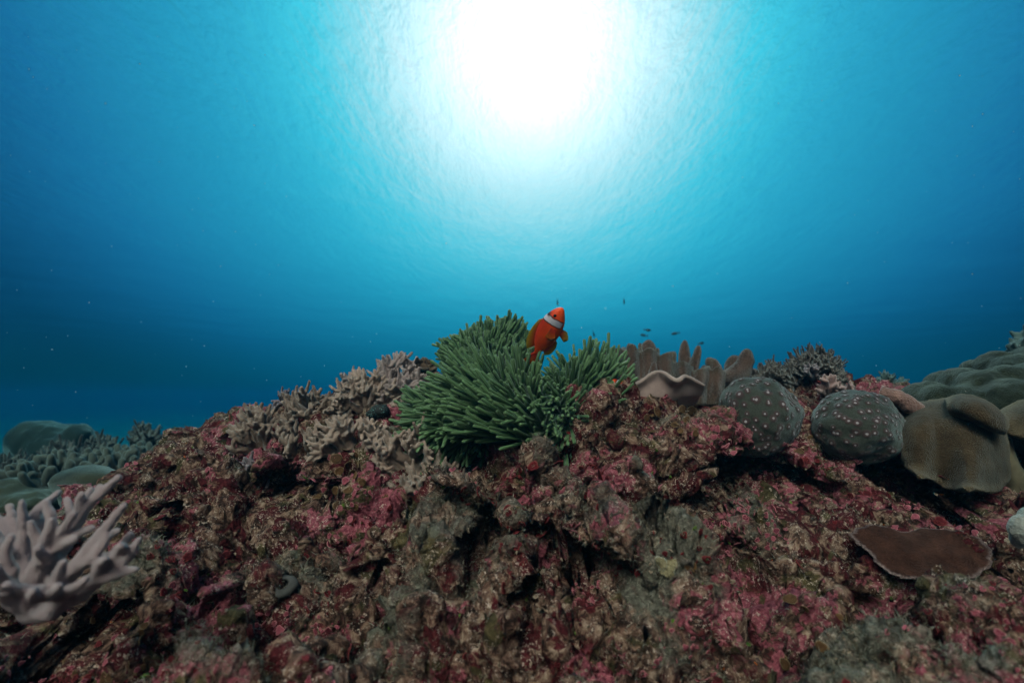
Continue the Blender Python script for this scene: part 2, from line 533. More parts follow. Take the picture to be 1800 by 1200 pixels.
NX, NY = 1000, 640
vv = np.linspace(0, 1, NY)
ys = np.interp(vv, [0, .04, .12, .72, .88, 1], [-.75, .1, .36, 1.35, 2.3, 6.5])
us = np.linspace(-1, 1, NX)
Y = np.repeat(ys[:, None], NX, 1)
half = 1.45 * np.maximum(ys, .0) + .45
X = us[None, :] * half[:, None]
Z = base_z(X, Y).reshape(NY, NX)
def grid_normals(G):
    du = np.gradient(G, axis=1); dv = np.gradient(G, axis=0)
    N = np.cross(du, dv)
    return N / (np.linalg.norm(N, axis=2)[..., None] + 1e-12)
G = np.stack([X, Y, Z], 2)
def flat(G): return G.reshape(-1, 3)
p = flat(G)
N = flat(grid_normals(G))
ph = p[:, 2] / .085 + 1.6 * fbm(p * np.array([3.2, 3.2, .8]), 3, seed=2)
ff = ph - np.floor(ph)
prof = ff ** 1.1 * (1 - np.clip((ff - .80) / .20, 0, 1) ** 2 * (3 - 2 * np.clip((ff - .80) / .20, 0, 1)))
amp = .085 * np.clip(.55 + 1.3 * fbm(p * 4.5 + 40, 2, seed=4), .1, 1.2) * np.clip((p[:, 1] - .3) / .3, .2, 1) * np.clip((1.25 - p[:, 1]) / .3, .15, 1)
p = p + np.stack([0 * prof, -prof * amp, .15 * prof * amp], 1)
# boulders and ledges first, then knobs, then crust
far = np.clip((p[:, 1] - 1.5) / 1.5, 0, 1)
q = p * np.array([1, 1, 1.25])
lat = np.stack([fbm(q * 11 + 5, 3, seed=11), fbm(q * 11 + 55, 3, seed=21), fbm(q * 11 + 105, 3, seed=31)], 1)
big = 1 - np.abs(fbm(q * 5.0, 3, seed=3)) * 2.2
f1, f2 = worley2(q * np.array([6.2, 6.2, 9.5]) + lat * .75, 5)
rock = (1 - np.exp(-(f2 - f1) * 5.0)) * (1.1 - .7 * f1)
g1, g2 = worley2(q * np.array([15, 15, 21]) + lat * 1.1, 6)
knob = (1 - np.exp(-(g2 - g1) * 5.0)) * (1.1 - .6 * g1)
fade = np.clip((p[:, 1] - .15) / .3, .3, 1) * np.interp(p[:, 1], [.80, .98, 1.6, 2.2], [1, .38, .38, .8])
disp = .022 * big + fade * (.115 * (rock - .56) + .036 * (knob - .5))
p2 = p + N * disp[:, None] + lat * .022 * np.array([1, 1, .8])
N = flat(grid_normals(p2.reshape(NY, NX, 3)))
upness = N[:, 2].reshape(NY, NX)
for _ in range(4):
    upness = (upness + np.roll(upness, 2, 0) + np.roll(upness, -2, 0) + np.roll(upness, 3, 1) + np.roll(upness, -3, 1)) / 5
upness = upness.ravel()
HOLES = []
def carve(px, py, rx, depth, rz=None, dirv=(0.0, 1.0, .10)):
    HOLES.append((px, py, rx, rz or rx, depth, np.array(dirv)))
carve(1365, 868, .105, .17, .050); carve(1030, 1020, .055, .12, .030); carve(848, 948, .036, .12, .034)
carve(470, 868, .035, .10, .028); carve(1312, 1005, .030, .10, .028); carve(330, 1105, .022, .07, .022)
carve(720, 905, .05, .09, .024); carve(800, 800, .07, .08, .035); carve(1560, 830, .06, .08, .028)
carve(1690, 890, .075, .12, .03); carve(1480, 880, .03, .07, .02); carve(290, 930, .03, .07, .024)
carve(440, 770, .045, .08, .02); carve(960, 945, .05, .06, .015); carve(930, 1090, .030, .06, .022)
carve(560, 870, .03, .05, .016); carve(1530, 1090, .03, .05, .02); carve(110, 1105, .07, .09, .025); carve(1240, 900, .03, .05, .014)
carve(640, 1010, .035, .05, .012); carve(1080, 880, .03, .05, .012); carve(1760, 1010, .06, .07, .02)
def project(p):
    d = p @ FW
    d = np.where(d < .05, .05, d)
    return 900 + (p @ RT) / d * FPX, 600 - (p @ UP) / d * FPX, d
for px, py, rx, ry, hgt in [(850, 1080, .100, .085, .075), (1130, 1135, .088, .080, .070), (560, 1050, .095, .06, .040), (395, 1205, .065, .06, .05), (1600, 1195, .10, .07, .035), (1330, 985, .07, .06, .03), (985, 905, .085, .06, .045),
                            (1480, 1190, .08, .05, .03), (680, 1190, .07, .06, .03), (1180, 930, .07, .05, .028), (250, 1010, .06, .05, .03)]:
    sx, sy, sd = project(p2)
    m = (np.hypot(sx - px, sy - py) < 9) & (p2[:, 1] > .25) & (p2[:, 1] < 1.6)
    if not m.any(): continue
    c0 = p2[m][np.argmin(sd[m])]
    r2 = ((p2[:, 0] - c0[0]) / rx) ** 2 + ((p2[:, 1] - c0[1]) / ry) ** 2
    g_ = np.exp(-np.maximum(r2 + .5 * fbm(p2 * 18, 2, seed=35), 0) ** 1.7)
    p2 = p2 + g_[:, None] * np.array([0, -.35, 1.0]) * hgt
    upness = np.maximum(upness, upness * (1 - g_) + g_ * (.80 + .2 * np.clip(upness, 0, 1)))
sx, sy, sd = project(p2)
dp = np.zeros_like(p2)
hn = fbm(p2 * 24, 3, .6, seed=33)
for px, py, rx, rz, dep, dv in HOLES:
    m = (np.hypot(sx - px, sy - py) < 9) & (p2[:, 1] > .25) & (p2[:, 1] < 1.6)
    if not m.any(): continue
    c0 = p2[m][np.argmin(sd[m])] + np.array([0, .02, 0])
    r2 = ((p2[:, 0] - c0[0]) / rx) ** 2 + ((p2[:, 2] - c0[2]) / rz) ** 2 + ((p2[:, 1] - c0[1]) / (rx + .03)) ** 2
    wgt = np.exp(-np.maximum(r2 * .78 + .55 * hn, 0) ** 2.6)
    dp += dv * (1.5 * dep * wgt)[:, None]
p2 = p2 + dp
k2 = 1.0 - worley(p2 * 34 + lat * 1.2, 9) * 1.3
k3 = fbm(p2 * 62, 4, .6, seed=41)
k4 = 1 - 2 * np.abs(fbm(p2 * 130, 3, .6, seed=51))
p3 = p2 + N * (.013 * np.clip(k2, -.3, 1) + .010 * k3 + .0042 * k4)[:, None]
p3 = p3 + .006 * np.stack([vnoise(p3 * 70, 61), vnoise(p3 * 70 + 9, 62), vnoise(p3 * 70 + 19, 63)], 1)
TER = p3
TERN = flat(grid_normals(p3.reshape(NY, NX, 3)))
idx = np.arange(NX * NY).reshape(NY, NX)
TF = np.stack([idx[:-1, :-1], idx[:-1, 1:], idx[1:, 1:], idx[1:, :-1]], -1).reshape(-1, 4)
reef_me = np_mesh("reef", TER, [TF], {"up": upness})
reef = link("reef", reef_me, M_reef, kind="structure", label="rugged reef slope crusted with pink and maroon algae", cat="reef")
# coarse copy for placing things
st_ = 2
ci = np.arange(0, NX * NY).reshape(NY, NX)[::st_, ::st_]
cV = TER.reshape(NY, NX, 3)[::st_, ::st_]
cn = cV.shape[1]
cidx = np.arange(cV.shape[0] * cn).reshape(cV.shape[0], cn)
cF = np.stack([cidx[:-1, :-1], cidx[:-1, 1:], cidx[1:, 1:], cidx[1:, :-1]], -1).reshape(-1, 4)
BVH = BVHTree.FromPolygons(cV.reshape(-1, 3).tolist(), cF.tolist())
def surf(px, py):
    """where the line of sight through a pixel of the photograph meets the reef"""
    d = P(px, py, 1.0)
    loc, nor, i, dist = BVH.ray_cast(Vector((0, 0, 0)), Vector(d))
    if loc is None: return None, None
    return np.array(loc), np.array(nor)
def ground_z(x, y):
    loc, nor, i, dist = BVH.ray_cast(Vector((x, y, 2.0)), Vector((0, 0, -1)))
    return loc[2] if loc is not None else -1.0

# seabed beyond the reef, and the surface of the sea above
M_sand, t = material("sea_bed")
co = obco(t)
pbsdf(t, t.mix(t.noise(co, 1.5, 6).outputs[0], (.10, .085, .06), (.30, .27, .21)), .9, .1, bumpn(t, t.noise(co, 8, 5).outputs[0], .6, .05))
nb = 90
gx = np.linspace(-1, 1, nb) ** 3 * 100
bx, by = np.meshgrid(gx, gx + 0)
bp = np.stack([bx.ravel(), by.ravel() * .58 + 59.5, np.full(nb * nb, -2.6)], 1)
bp[:, 2] += .35 * fbm(bp * .25, 3, seed=71)
bi = np.arange(nb * nb).reshape(nb, nb)
bF = np.stack([bi[:-1, :-1], bi[:-1, 1:], bi[1:, 1:], bi[1:, :-1]], -1).reshape(-1, 4)
link("seabed", np_mesh("seabed", bp, [bF]), M_sand, kind="structure")

WZ = 3.2
M_water, t = material("sea_surface")
co = obco(t)
def stretch(rot, sx_, sy_):
    m = t.n("ShaderNodeMapping", {"Vector": co, "Rotation": (0, 0, R(rot)), "Scale": (sx_, sy_, 1)})
    return m.outputs[0]
h1 = t.noise(stretch(7, 1.5, .50), 1.2, 4, .6, .5).outputs[0]
h2 = t.noise(stretch(-12, 1.6, .50), 3.2, 4, .62, .6).outputs[0]
h3 = t.noise(stretch(3, 1.4, .6), 9, 3, .6, .4).outputs[0]
hh = t.math('ADD', t.math('MULTIPLY', h1, .30), t.math('ADD', t.math('MULTIPLY', h2, .26), t.math('MULTIPLY', h3, .12)))
nrm = bumpn(t, hh, 1.0, .50)
tr = t.n("ShaderNodeBsdfTransparent", {"Color": (.97, .99, 1)})
rf = t.n("ShaderNodeBsdfRefraction", {"Color": (1, 1, 1), "IOR": 1.028, "Roughness": .14, "Normal": nrm})
gl = t.n("ShaderNodeBsdfGlossy", {"Color": (1, 1, 1), "Roughness": .08, "Normal": nrm})
fr = t.n("ShaderNodeLayerWeight", {"Blend": .5, "Normal": nrm}).outputs["Facing"]
fl = t.n("ShaderNodeLayerWeight", {"Blend": .5}).outputs["Facing"]
mx = t.n("ShaderNodeMixShader", {0: t.rng(fl, .72, .91, .66, .0), 1: tr.outputs[0], 2: rf.outputs[0]})
mx2 = t.n("ShaderNodeMixShader", {0: t.math('MULTIPLY', t.rng(fr, .30, .95, .01, .19), t.rng(fl, .70, .92, 1, 0)), 1: mx.outputs[0], 2: gl.outputs[0]})
t.n("ShaderNodeOutputMaterial", {"Surface": mx2.outputs[0]})
ns = 240
g1 = np.linspace(-1, 1, ns); g1 = np.sign(g1) * np.abs(g1) ** 2.2 * 130
wx, wy = np.meshgrid(g1, g1 + 6)
wp = np.stack([wx.ravel(), wy.ravel(), np.full(ns * ns, WZ)], 1)
wp[:, 2] += .07 * fbm(np.stack([wp[:, 0] * 1.5, wp[:, 1] * .7, wp[:, 2]], 1), 3, seed=81)
wi = np.arange(ns * ns).reshape(ns, ns)
wF = np.stack([wi[:-1, :-1], wi[1:, :-1], wi[1:, 1:], wi[:-1, 1:]], -1).reshape(-1, 4)
link("water", np_mesh("water", wp, [wF]), M_water, kind="structure")

# ------------------------------------------------------------------ sea anemone
M_tent, t = material("tentacle")
al = attr(t, "along"); rn = attr(t, "rnd")
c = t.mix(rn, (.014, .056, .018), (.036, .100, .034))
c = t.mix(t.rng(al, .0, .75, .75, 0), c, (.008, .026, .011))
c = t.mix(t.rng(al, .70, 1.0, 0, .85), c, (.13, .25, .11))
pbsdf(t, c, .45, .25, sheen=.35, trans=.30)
M_disc, t = material("anemone_disc")
pbsdf(t, (.020, .030, .016), .8, .1)

an_c = P(905, 705, .97)
anem = empty("sea_anemone", P(960, 745, .98), "large green sea anemone with long crowded tentacles beside the orange fish", "anemone")
an0 = np.array(anem.location)
disc = MB()
lobes = [(P(902, 742, .965), np.array([.118, .078, .049])),        # front lobe
         (P(832, 738, 1.00), np.array([.070, .07, .058])),       # left shoulder
         (P(1022, 712, 1.02), np.array([.052, .06, .044])),      # right shoulder
         (P(862, 654, 1.13), np.array([.085, .045, .070]))]       # raised back fold
for c0, r0 in lobes:
    ball(disc, c0, r0 * .93, level=3)
V, F, _ = organic(disc, .009, 3)
link("oral_disc", np_mesh("oral_disc", V - an0, [F]), M_disc, anem)
root_src = P(985, 760, 1.0)
tents = []
def add_tent(p0, d0, L, r, bend):
    d0 = d0 / np.linalg.norm(d0)
    p1 = p0 + d0 * L * .5 + bend * .25 * L
    p2_ = p0 + d0 * L * .95 + bend * .9 * L
    tents.append((np.array([p0 - d0 * .008, p1 * .5 + p0 * .5 + d0 * .002, p1, p2_]), np.array([r * 1.05, r * 1.0, r * .90, r * 1.06])))
def lobe_tents(c0, r0, count, src, lo, hi, up, filt, jit=.22, drift=(0, 0, .1)):
    drift = np.array(drift, float)
    ga = math.pi * (3 - 5 ** .5)
    m = count * 2
    for k in range(m):
        zz = 1 - 2 * (k + .5) / m
        rr = math.sqrt(1 - zz * zz)
        nrm_ = np.array([rr * math.cos(ga * k), rr * math.sin(ga * k), zz])
        p0 = c0 + nrm_ * r0
        if not filt(nrm_, p0): continue
        # no roots deep inside another lobe
        inside = False
        for c1, r1 in lobes:
            if c1 is c0: continue
            if (((p0 - c1) / r1) ** 2).sum() < .72: inside = True
        if inside: continue
        nn = nrm_ / r0; nn /= np.linalg.norm(nn)
        away = p0 - src; away /= np.linalg.norm(away)
        cl = np.stack([vnoise(p0[None] * 28, 301)[0], 0 * zz, vnoise(p0[None] * 28 + 9, 302)[0]]) * .38
        d0 = .40 * nn + .75 * away + up + cl + rng.normal(0, jit, 3) * np.array([1, 1, .7])
        swirl = np.array([math.sin(p0[0] * 40 + p0[2] * 30), 0, math.cos(p0[0] * 33)]) * .10
        add_tent(p0, d0, rng.uniform(lo * .72, hi * 1.08), rng.uniform(.0023, .0033), drift + swirl * 3.2 + cl * 1.2 + rng.normal(0, .20, 3))
front = lambda nn, p0: nn[1] < .55 and nn[2] > -.55
lobe_tents(*lobes[0], 1350, root_src, .044, .068, np.array([-.26, -.18, .12]), front, .16, (-.20, 0, .12))
lobe_tents(*lobes[1], 640, root_src, .038, .058, np.array([-.3, -.05, .06]), lambda nn, p0: nn[1] < .6 and nn[2] > -.8, .16, (-.28, 0, .10))
lobe_tents(*lobes[2], 520, root_src, .040, .060, np.array([.02, -.05, .40]), front, .17, (.10, 0, .25))
lobe_tents(*lobes[3], 860, P(885, 720, 1.12), .028, .040, np.array([0, -.05, .5]), lambda nn, p0: nn[2] > -.2, .12)
tip_d = []
for pts, rad in tents:
    s_ = project(pts[-1][None])
    occl = 0
    tip_d.append(s_[2][0])
order = np.argsort(tip_d)
rest = MB()
for rank, i in enumerate(order):
    pts, rad = tents[i]
    rv = rng.uniform()
    if rank < 100:
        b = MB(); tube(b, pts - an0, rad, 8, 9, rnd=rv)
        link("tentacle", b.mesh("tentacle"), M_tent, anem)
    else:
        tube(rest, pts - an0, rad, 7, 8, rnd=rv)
o = link("tentacle_mass", rest.mesh("tentacle_mass"), M_tent, anem, kind="stuff")

# ------------------------------------------------------------------ anemone fish
M_fish, t = material("fish_skin")
co = obco(t)
sp = t.n("ShaderNodeSeparateXYZ", {0: co})
fx, fy, fz = sp.outputs
nz_ = t.noise(co, 120, 3).outputs[0]
c = t.mix(t.rng(fz, -.012, .016), (.88, .115, .008), (.72, .055, .008))
dorsal = t.math('MULTIPLY', t.rng(fz, .004, .021, 0, .85), t.rng(fx, -.045, .03, .2, 1))
c = t.mix(dorsal, c, (.10, .008, .008))
# white bar behind the eye, edged in black
bar = t.math('ADD', t.math('SUBTRACT', fx, .0215), t.math('MULTIPLY', fz, -.10))
bar = t.math('ABSOLUTE', t.math('ADD', bar, t.math('MULTIPLY', t.math('SUBTRACT', nz_, .5), .003)))
low = t.rng(fz, -.013, -.011)
c = t.mix(t.math('MULTIPLY', t.rng(bar, .0068, .0054), low), c, (.008, .006, .008))
c = t.mix(t.math('MULTIPLY', t.rng(bar, .0050, .0038), low), c, (.66, .70, .76))
cap_ = t.math('MULTIPLY', t.rng(fz, .0105, .0135), t.rng(fx, .024, .027))
c = t.mix(cap_, c, (.02, .008, .010))
sc_b = t.voro(co, 900).outputs["Distance"]
pbsdf(t, c, .45, .3, bumpn(t, sc_b, .15, .0006), sss=.1, sss_r=(1, .3, .1))
def fin_mat(name, a, b_):
    m, t = material(name)
    co = obco(t)
    e = attr(t, "edge")
    ray = t.n("ShaderNodeTexWave", {"Vector": co, "Scale": 180.0, "Distortion": .6}).outputs[1]
    c = t.mix(t.rng(e, .25, .9), a, b_)
    c = t.mix(t.math('MULTIPLY', ray, .25), c, (.12, .02, .005))
    pbsdf(t, c, .5, .2, trans=.35)
    return m
M_fin = fin_mat("fin_yellow", (.52, .075, .008), (.46, .33, .015))
M_fin2 = fin_mat("fin_orange", (.42, .03, .006), (.46, .13, .01))
M_eye, t = material("fish_eye")
pbsdf(t, (.006, .006, .008), .12, .5)

def fin(name, edge_a, edge_b, mat, parent, n=14, thick=.0007, curl=0.0):
    """fin stretched between a root line and an outer line (lists of local points)"""
    a = spline(edge_a, n); b_ = spline(edge_b, n)
    ks = 6
    V = []; E = []
    for j in range(ks):
        f = j / (ks - 1)
        row = a * (1 - f) + b_ * f
        row = row + np.array([0, 1, 0]) * (curl * f * f)
        V.append(row); E.append(np.full(n, f))
    V = np.concatenate(V); E = np.concatenate(E)
    th = (thick * (1 - .7 * E))[:, None] * np.array([0, 1.0, 0])
    i = np.arange(ks * n).reshape(ks, n)
    f1 = np.stack([i[:-1, :-1], i[:-1, 1:], i[1:, 1:], i[1:, :-1]], -1).reshape(-1, 4)
    m = ks * n
    ring = np.concatenate([i[0], i[1:, -1], i[-1, -2::-1], i[-2:0:-1, 0]])
    nx = np.roll(ring, -1)
    f3 = np.stack([ring, ring + m, nx + m, nx], -1)
    mb = MB(); mb.add(np.vstack([V + th, V - th]), F4=np.vstack([f1, f1[:, ::-1] + m, f3]), edge=np.concatenate([E, E]))
    return link(name, mb.mesh(name), mat, parent)

def make_fish(loc, fwd, upv, scale, label, bend=.10):
    f = empty("anemonefish", loc, label, "fish", "anemonefish")
    # body: cross sections from tail root to snout  (x, top, bottom, half width)
    sec = [(-.043, .0050, -.0050, .0016), (-.038, .0062, -.0062, .0030), (-.030, .0110, -.0105, .0050), (-.018, .0180, -.0165, .0078), (-.004, .0218, -.0205, .0098),
           (.010, .0222, -.0212, .0106), (.022, .0196, -.0190, .0104), (.031, .0150, -.0145, .0090), (.038, .0098, -.0098, .0068), (.0425, .0050, -.0060, .0042), (.0445, .0012, -.0028, .0016)]
    S = spline(np.array(sec) * np.array([1, .84, .86, 1.0]), 44); sides = 28
    ang = np.linspace(0, 2 * math.pi, sides, endpoint=False)
    rows = []
    for x, tp, bt, hw in S:
        cz = (tp + bt) / 2; hz = (tp - bt) / 2
        y = max(hw, .0005) * np.sign(np.cos(ang)) * np.abs(np.cos(ang)) ** .85
        z = cz + max(hz, .0006) * np.sin(ang)
        rows.append(np.stack([np.full(sides, x), y, z], 1))
    V = np.concatenate(rows); m = len(S)
    i = np.arange(m * sides).reshape(m, sides)
    F4 = np.stack([i[:-1], np.roll(i, -1, 1)[:-1], np.roll(i, -1, 1)[1:], i[1:]], -1).reshape(-1, 4)
    V = np.vstack([V, [S[0, 0], 0, 0], [S[-1, 0], 0, -.0008]])
    F3 = np.vstack([np.stack([np.roll(i[0], -1), i[0], np.full(sides, len(V) - 2)], -1), np.stack([i[-1], np.roll(i[-1], -1), np.full(sides, len(V) - 1)], -1)])
    bm_ = MB(); bm_.add(V, F3, F4)
    body = link("body", bm_.mesh("body"), M_fish, f)
    fin("dorsal_fin", [(.018, 0, .0155), (.004, 0, .0165), (-.014, 0, .0142), (-.030, 0, .0075)], [(.013, 0, .0225), (-.004, 0, .0262), (-.024, 0, .0255), (-.041, 0, .0180)], M_fin, f)
    fin("anal_fin", [(-.006, 0, -.0150), (-.016, 0, -.0125), (-.024, 0, -.0098), (-.032, 0, -.0065)], [(-.012, 0, -.0215), (-.022, 0, -.0235), (-.034, 0, -.0205), (-.040, 0, -.0130)], M_fin, f)
    fin("tail_fin", [(-.041, 0, .0050), (-.0415, 0, .0015), (-.0415, 0, -.0015), (-.041, 0, -.0050)], [(-.060, 0, .0135), (-.064, 0, .0060), (-.064, 0, -.0060), (-.060, 0, -.0135)], M_fin2, f)
    for s in (-1, 1):
        fin("pectoral_fin", [(.012, s * .0104, .002), (.0115, s * .0106, -.002), (.012, s * .0104, -.006)], [(-.003, s * .0145, .005), (-.006, s * .0155, -.004), (-.001, s * .0145, -.012)], M_fin2 if s < 0 else M_fin, f)
        fin("pelvic_fin", [(.012, s * .003, -.0145), (.008, s * .0035, -.0150), (.004, s * .0035, -.0148)], [(.009, s * .005, -.029), (.002, s * .006, -.032), (-.004, s * .0055, -.028)], M_fin, f)
        e = MB(); ball(e, (.0315, s * .0079, .0055), (.0026, .0016, .0026), level=2)
        link("eye", e.mesh("eye"), M_eye, f)
    x = np.asarray(fwd, float); x /= np.linalg.norm(x)
    z = np.asarray(upv, float); z = z - x * np.dot(z, x); z /= np.linalg.norm(z)
    y = np.cross(z, x)
    Mx = Matrix(((x[0], y[0], z[0]), (x[1], y[1], z[1]), (x[2], y[2], z[2]))).to_4x4()
    Mx = Matrix.Translation(Vector(tuple(loc))) @ Mx @ Matrix.Scale(scale, 4)
    f.matrix_world = Mx
    return f
fdir = .42 * RT + .80 * UP - .43 * FW
fup = -.84 * RT + .42 * UP - .22 * FW
make_fish(P(964, 583, .90), fdir, fup, 1.14, "orange anemonefish with a white bar rising from the green anemone")
make_fish(P(1088, 680, .955), -.6 * RT + .62 * UP - .25 * FW, .6 * RT + .7 * UP, .52, "orange anemonefish half hidden behind the right edge of the anemone")

# ------------------------------------------------------------------ finger corals
M_finger = coral_mat("finger_coral", (.36, .265, .205), (.26, .185, .145), (.52, .44, .36))
M_finger_b = coral_mat("finger_coral_brown", (.25, .175, .130), (.16, .115, .088), (.42, .35, .29))
M_finger_m = coral_mat("finger_coral_mauve", (.31, .240, .220), (.21, .16, .15), (.47, .41, .38))
M_finger_p = coral_mat("finger_coral_pale", (.56, .46, .47), (.46, .37, .375), (.70, .62, .62), grain=1300, bump=.8)
M_finger_g = coral_mat("finger_coral_grey", (.19, .155, .165), (.12, .095, .105), (.31, .28, .29))
M_bush = coral_mat("bushy_coral", (.085, .070, .062), (.040, .032, .030), (.23, .23, .20))
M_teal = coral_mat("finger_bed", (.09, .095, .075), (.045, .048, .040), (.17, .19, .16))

def colony(name, base, tips, r, mat, label, cat="coral", group=None, voxel=None, mids=None, trunk=2.6, seed=1, nub=True, smooth=3, na=.0012):
    """branching colony: base -> boughs -> fingers that end at the given points"""
    lr = np.random.default_rng(seed)
    tips = np.asarray(tips, float); base = np.asarray(base, float)
    k = mids or max(3, len(tips) // 4)
    # group the tips into boughs
    cen = tips[lr.choice(len(tips), k, replace=False)]
    for _ in range(8):
        lab = ((tips[:, None] - cen[None]) ** 2).sum(2).argmin(1)
        for j in range(k):
            if (lab == j).any(): cen[j] = tips[lab == j].mean(0)
    mb = MB()
    H = np.linalg.norm(tips.mean(0) - base)
    ball(mb, base, r * trunk * 1.15, level=2)
    for j in range(k):
        if not (lab == j).any(): continue
        mid = base + (cen[j] - base) * .60
        mid += lr.normal(0, .06, 3) * H
        tube(mb, [base, base * .45 + mid * .55 + lr.normal(0, .05, 3) * H, mid], [r * trunk, r * trunk * .82, r * 1.7], 10, 7)
        ball(mb, mid, r * 1.75, level=2)
        for q in tips[lab == j]:
            m2 = mid * .45 + q * .55 + lr.normal(0, .07, 3) * np.linalg.norm(q - mid)
            tube(mb, [mid, m2, q], [r * 1.5, r * 1.25, r * .80], 9, 8)
            for _k in range(2 if nub else 0):
                dirn_ = q - mid; L = np.linalg.norm(dirn_)
                dn = dirn_ / L + lr.normal(0, .75, 3); dn /= np.linalg.norm(dn)
                s0 = mid * .4 + q * .6
                tube(mb, [s0, s0 + dn * L * .28, s0 + dn * L * .50 + np.array([0, 0, .1 * L])], [r * 1.1, r * .95, r * .72], 8, 6)
    V, F, tp = organic(mb, voxel or r * .40, smooth, na, 160, seed, tips, r * 4.5)
    me = np_mesh(name, V - base, [F], {"tip": tp})
    o = link(name, me, mat, None, label, cat, group)
    o.location = tuple(base)
    return o

def tip_cloud(base_px, box, d, n, seed, up=1.0, deep=.05, front=.5):
    """tips spread over the upper, camera-facing side of a clump that fills the pixel box (x0,y0,x1,y1)"""
    lr = np.random.default_rng(seed)
    x0, y0, x1, y1 = box
    out = []
    tries = 0
    while len(out) < n and tries < 6000:
        tries += 1
        a = lr.uniform(-1.05, 1.05) * math.pi / 2
        e = lr.uniform(0, 1)
        rr = lr.uniform(.72, 1.0)
        u = math.sin(a) * rr
        v = max(math.cos(a), 0.0) ** .6 * rr * (1 - .75 * e * front)
        px = (x0 + x1) / 2 + u * (x1 - x0) / 2
        py = y1 - max(v, .02) * (y1 - y0)
        q = P(px, py, d - deep * e + deep * .8 * (1 - e) * lr.uniform(-1, 1))
        if all(np.linalg.norm(q - o_) > .55 * (x1 - x0) * d / FPX / math.sqrt(n) for o_ in out):
            out.append(q)
    return np.array(out)

FING = "soft finger corals left of the anemone"
FR = .0040
cols = [
    # box, base, d, n, radius, material, label
    ((646, 612, 752, 690), (705, 705), 1.17, 26, FR, M_finger_m, "mauve grey finger coral topmost of the clump, next to the ruffled brown knob"),
    ((585, 645, 705, 715), (650, 725), 1.09, 26, FR, M_finger, "tan finger coral in the middle of the clump below the topmost one"),
    ((655, 650, 745, 705), (720, 725), 1.10, 14, FR, M_finger_m, "mauve finger coral touching the left edge of the green anemone"),
    ((490, 668, 612, 760), (560, 775), 1.10, 28, FR * 1.05, M_finger_b, "brown upright finger coral with tall spikes behind the bright front clump"),
    ((398, 706, 505, 790), (470, 800), 1.04, 22, FR * 1.05, M_finger_b, "brown finger coral at the left end of the clump with horizontal fingers"),
    ((538, 722, 690, 800), (630, 812), .965, 34, FR, M_finger, "bright tan finger coral in front, above the brown disc algae"),
    ((655, 735, 772, 828), (730, 838), .935, 26, FR, M_finger, "bright tan finger coral just left of the dark hollow under the anemone"),
    ((676, 808, 838, 888), (765, 905), .89, 26, FR * 1.05, M_finger_b, "dull brown drooping finger coral lowest of the clump over a dark cave"),
    ((408, 800, 472, 850), (462, 838), .95, 9, FR * .9, M_finger_g, "small grey finger coral low on the slope at the left"),
    ((476, 680, 530, 715), (508, 722), 1.22, 14, FR * .8, M_finger_g, "small pale grey finger coral on the skyline behind the brown spikes"),
    ((590, 640, 640, 690), (620, 700), 1.25, 10, FR * .9, M_finger_m, "small mauve finger coral peeping over the skyline at the back of the clump"),
    ((500, 735, 570, 800), (540, 815), 1.02, 10, FR * 1.1, M_finger_b, "shaded brown finger coral beside the bright front clump"),
]
for i, (box, bpx, d, n_, r_, mt, lab) in enumerate(cols):
    x0_, y0_, x1_, y1_ = box; gw = (x1_ - x0_) * .06
    tips = tip_cloud(bpx, (x0_ - gw, y0_, x1_ + gw, y1_ + 16), d, int(n_ * 2.2), 100 + i, deep=.045)
    colony("finger_coral", P(*bpx, d + .015), tips, r_, mt, lab, "coral", FING, seed=200 + i)

# pale foreground coral at the left edge, close to the lens
tp = [(208, 842, .42), (176, 858, .45), (160, 862, .43), (142, 872, .41), (218, 890, .40), (118, 880, .44), (102, 868, .46), (80, 884, .42), (66, 900, .45), (38, 884, .43), (16, 892, .45), (54, 920, .40), (92, 916, .40),
      (130, 905, .40), (244, 950, .40), (228, 942, .42), (206, 934, .43), (188, 944, .40), (238, 1002, .40), (186, 985, .38), (150, 1020, .37), (112, 990, .37), (105, 1030, .36), (130, 950, .40), (160, 930, .41),
      (-10, 920, .42), (-30, 890, .45), (-60, 915, .42), (-20, 985, .37), (60, 1040, .35), (212, 960, .39), (10, 1030, .35), (-60, 1000, .38), (-90, 960, .4), (20, 945, .40), (65, 965, .38)]
tips = np.array([P(a, b - 2, c_ + .04) for a, b, c_ in tp])
colony("finger_coral", P(58, 1070, .47), tips, .0040, M_finger_p, "large pale pink finger coral close to the lens at the left edge", "coral", None, seed=31, trunk=2.6, mids=10, nub=False)

# ------------------------------------------------------------------ leather corals
M_leather = coral_mat("leather_brown", (.105, .068, .050), (.045, .032, .025), (.050, .056, .036), grain=620, speck=(.25, .17, .135), nscale=30, bump=.9)
M_leather_pale = coral_mat("leather_pale", (.36, .275, .245), (.26, .195, .175), (.34, .30, .26), grain=1400, bump=.2)
M_leather_green = coral_mat("leather_green", (.034, .042, .022), (.016, .022, .013), (.060, .074, .044), grain=500, nscale=26, sheen=.25, bump=1.0)
M_leather_olive = coral_mat("leather_olive", (.072, .050, .026), (.040, .029, .016), (.19, .155, .095), grain=480, nscale=34, speck=(.115, .085, .050), sheen=.15, bump=1.0)
M_leather_side = coral_mat("leather_stalk", (.22, .19, .12), (.14, .12, .075), (.2, .18, .12), grain=1400, bump=.2)

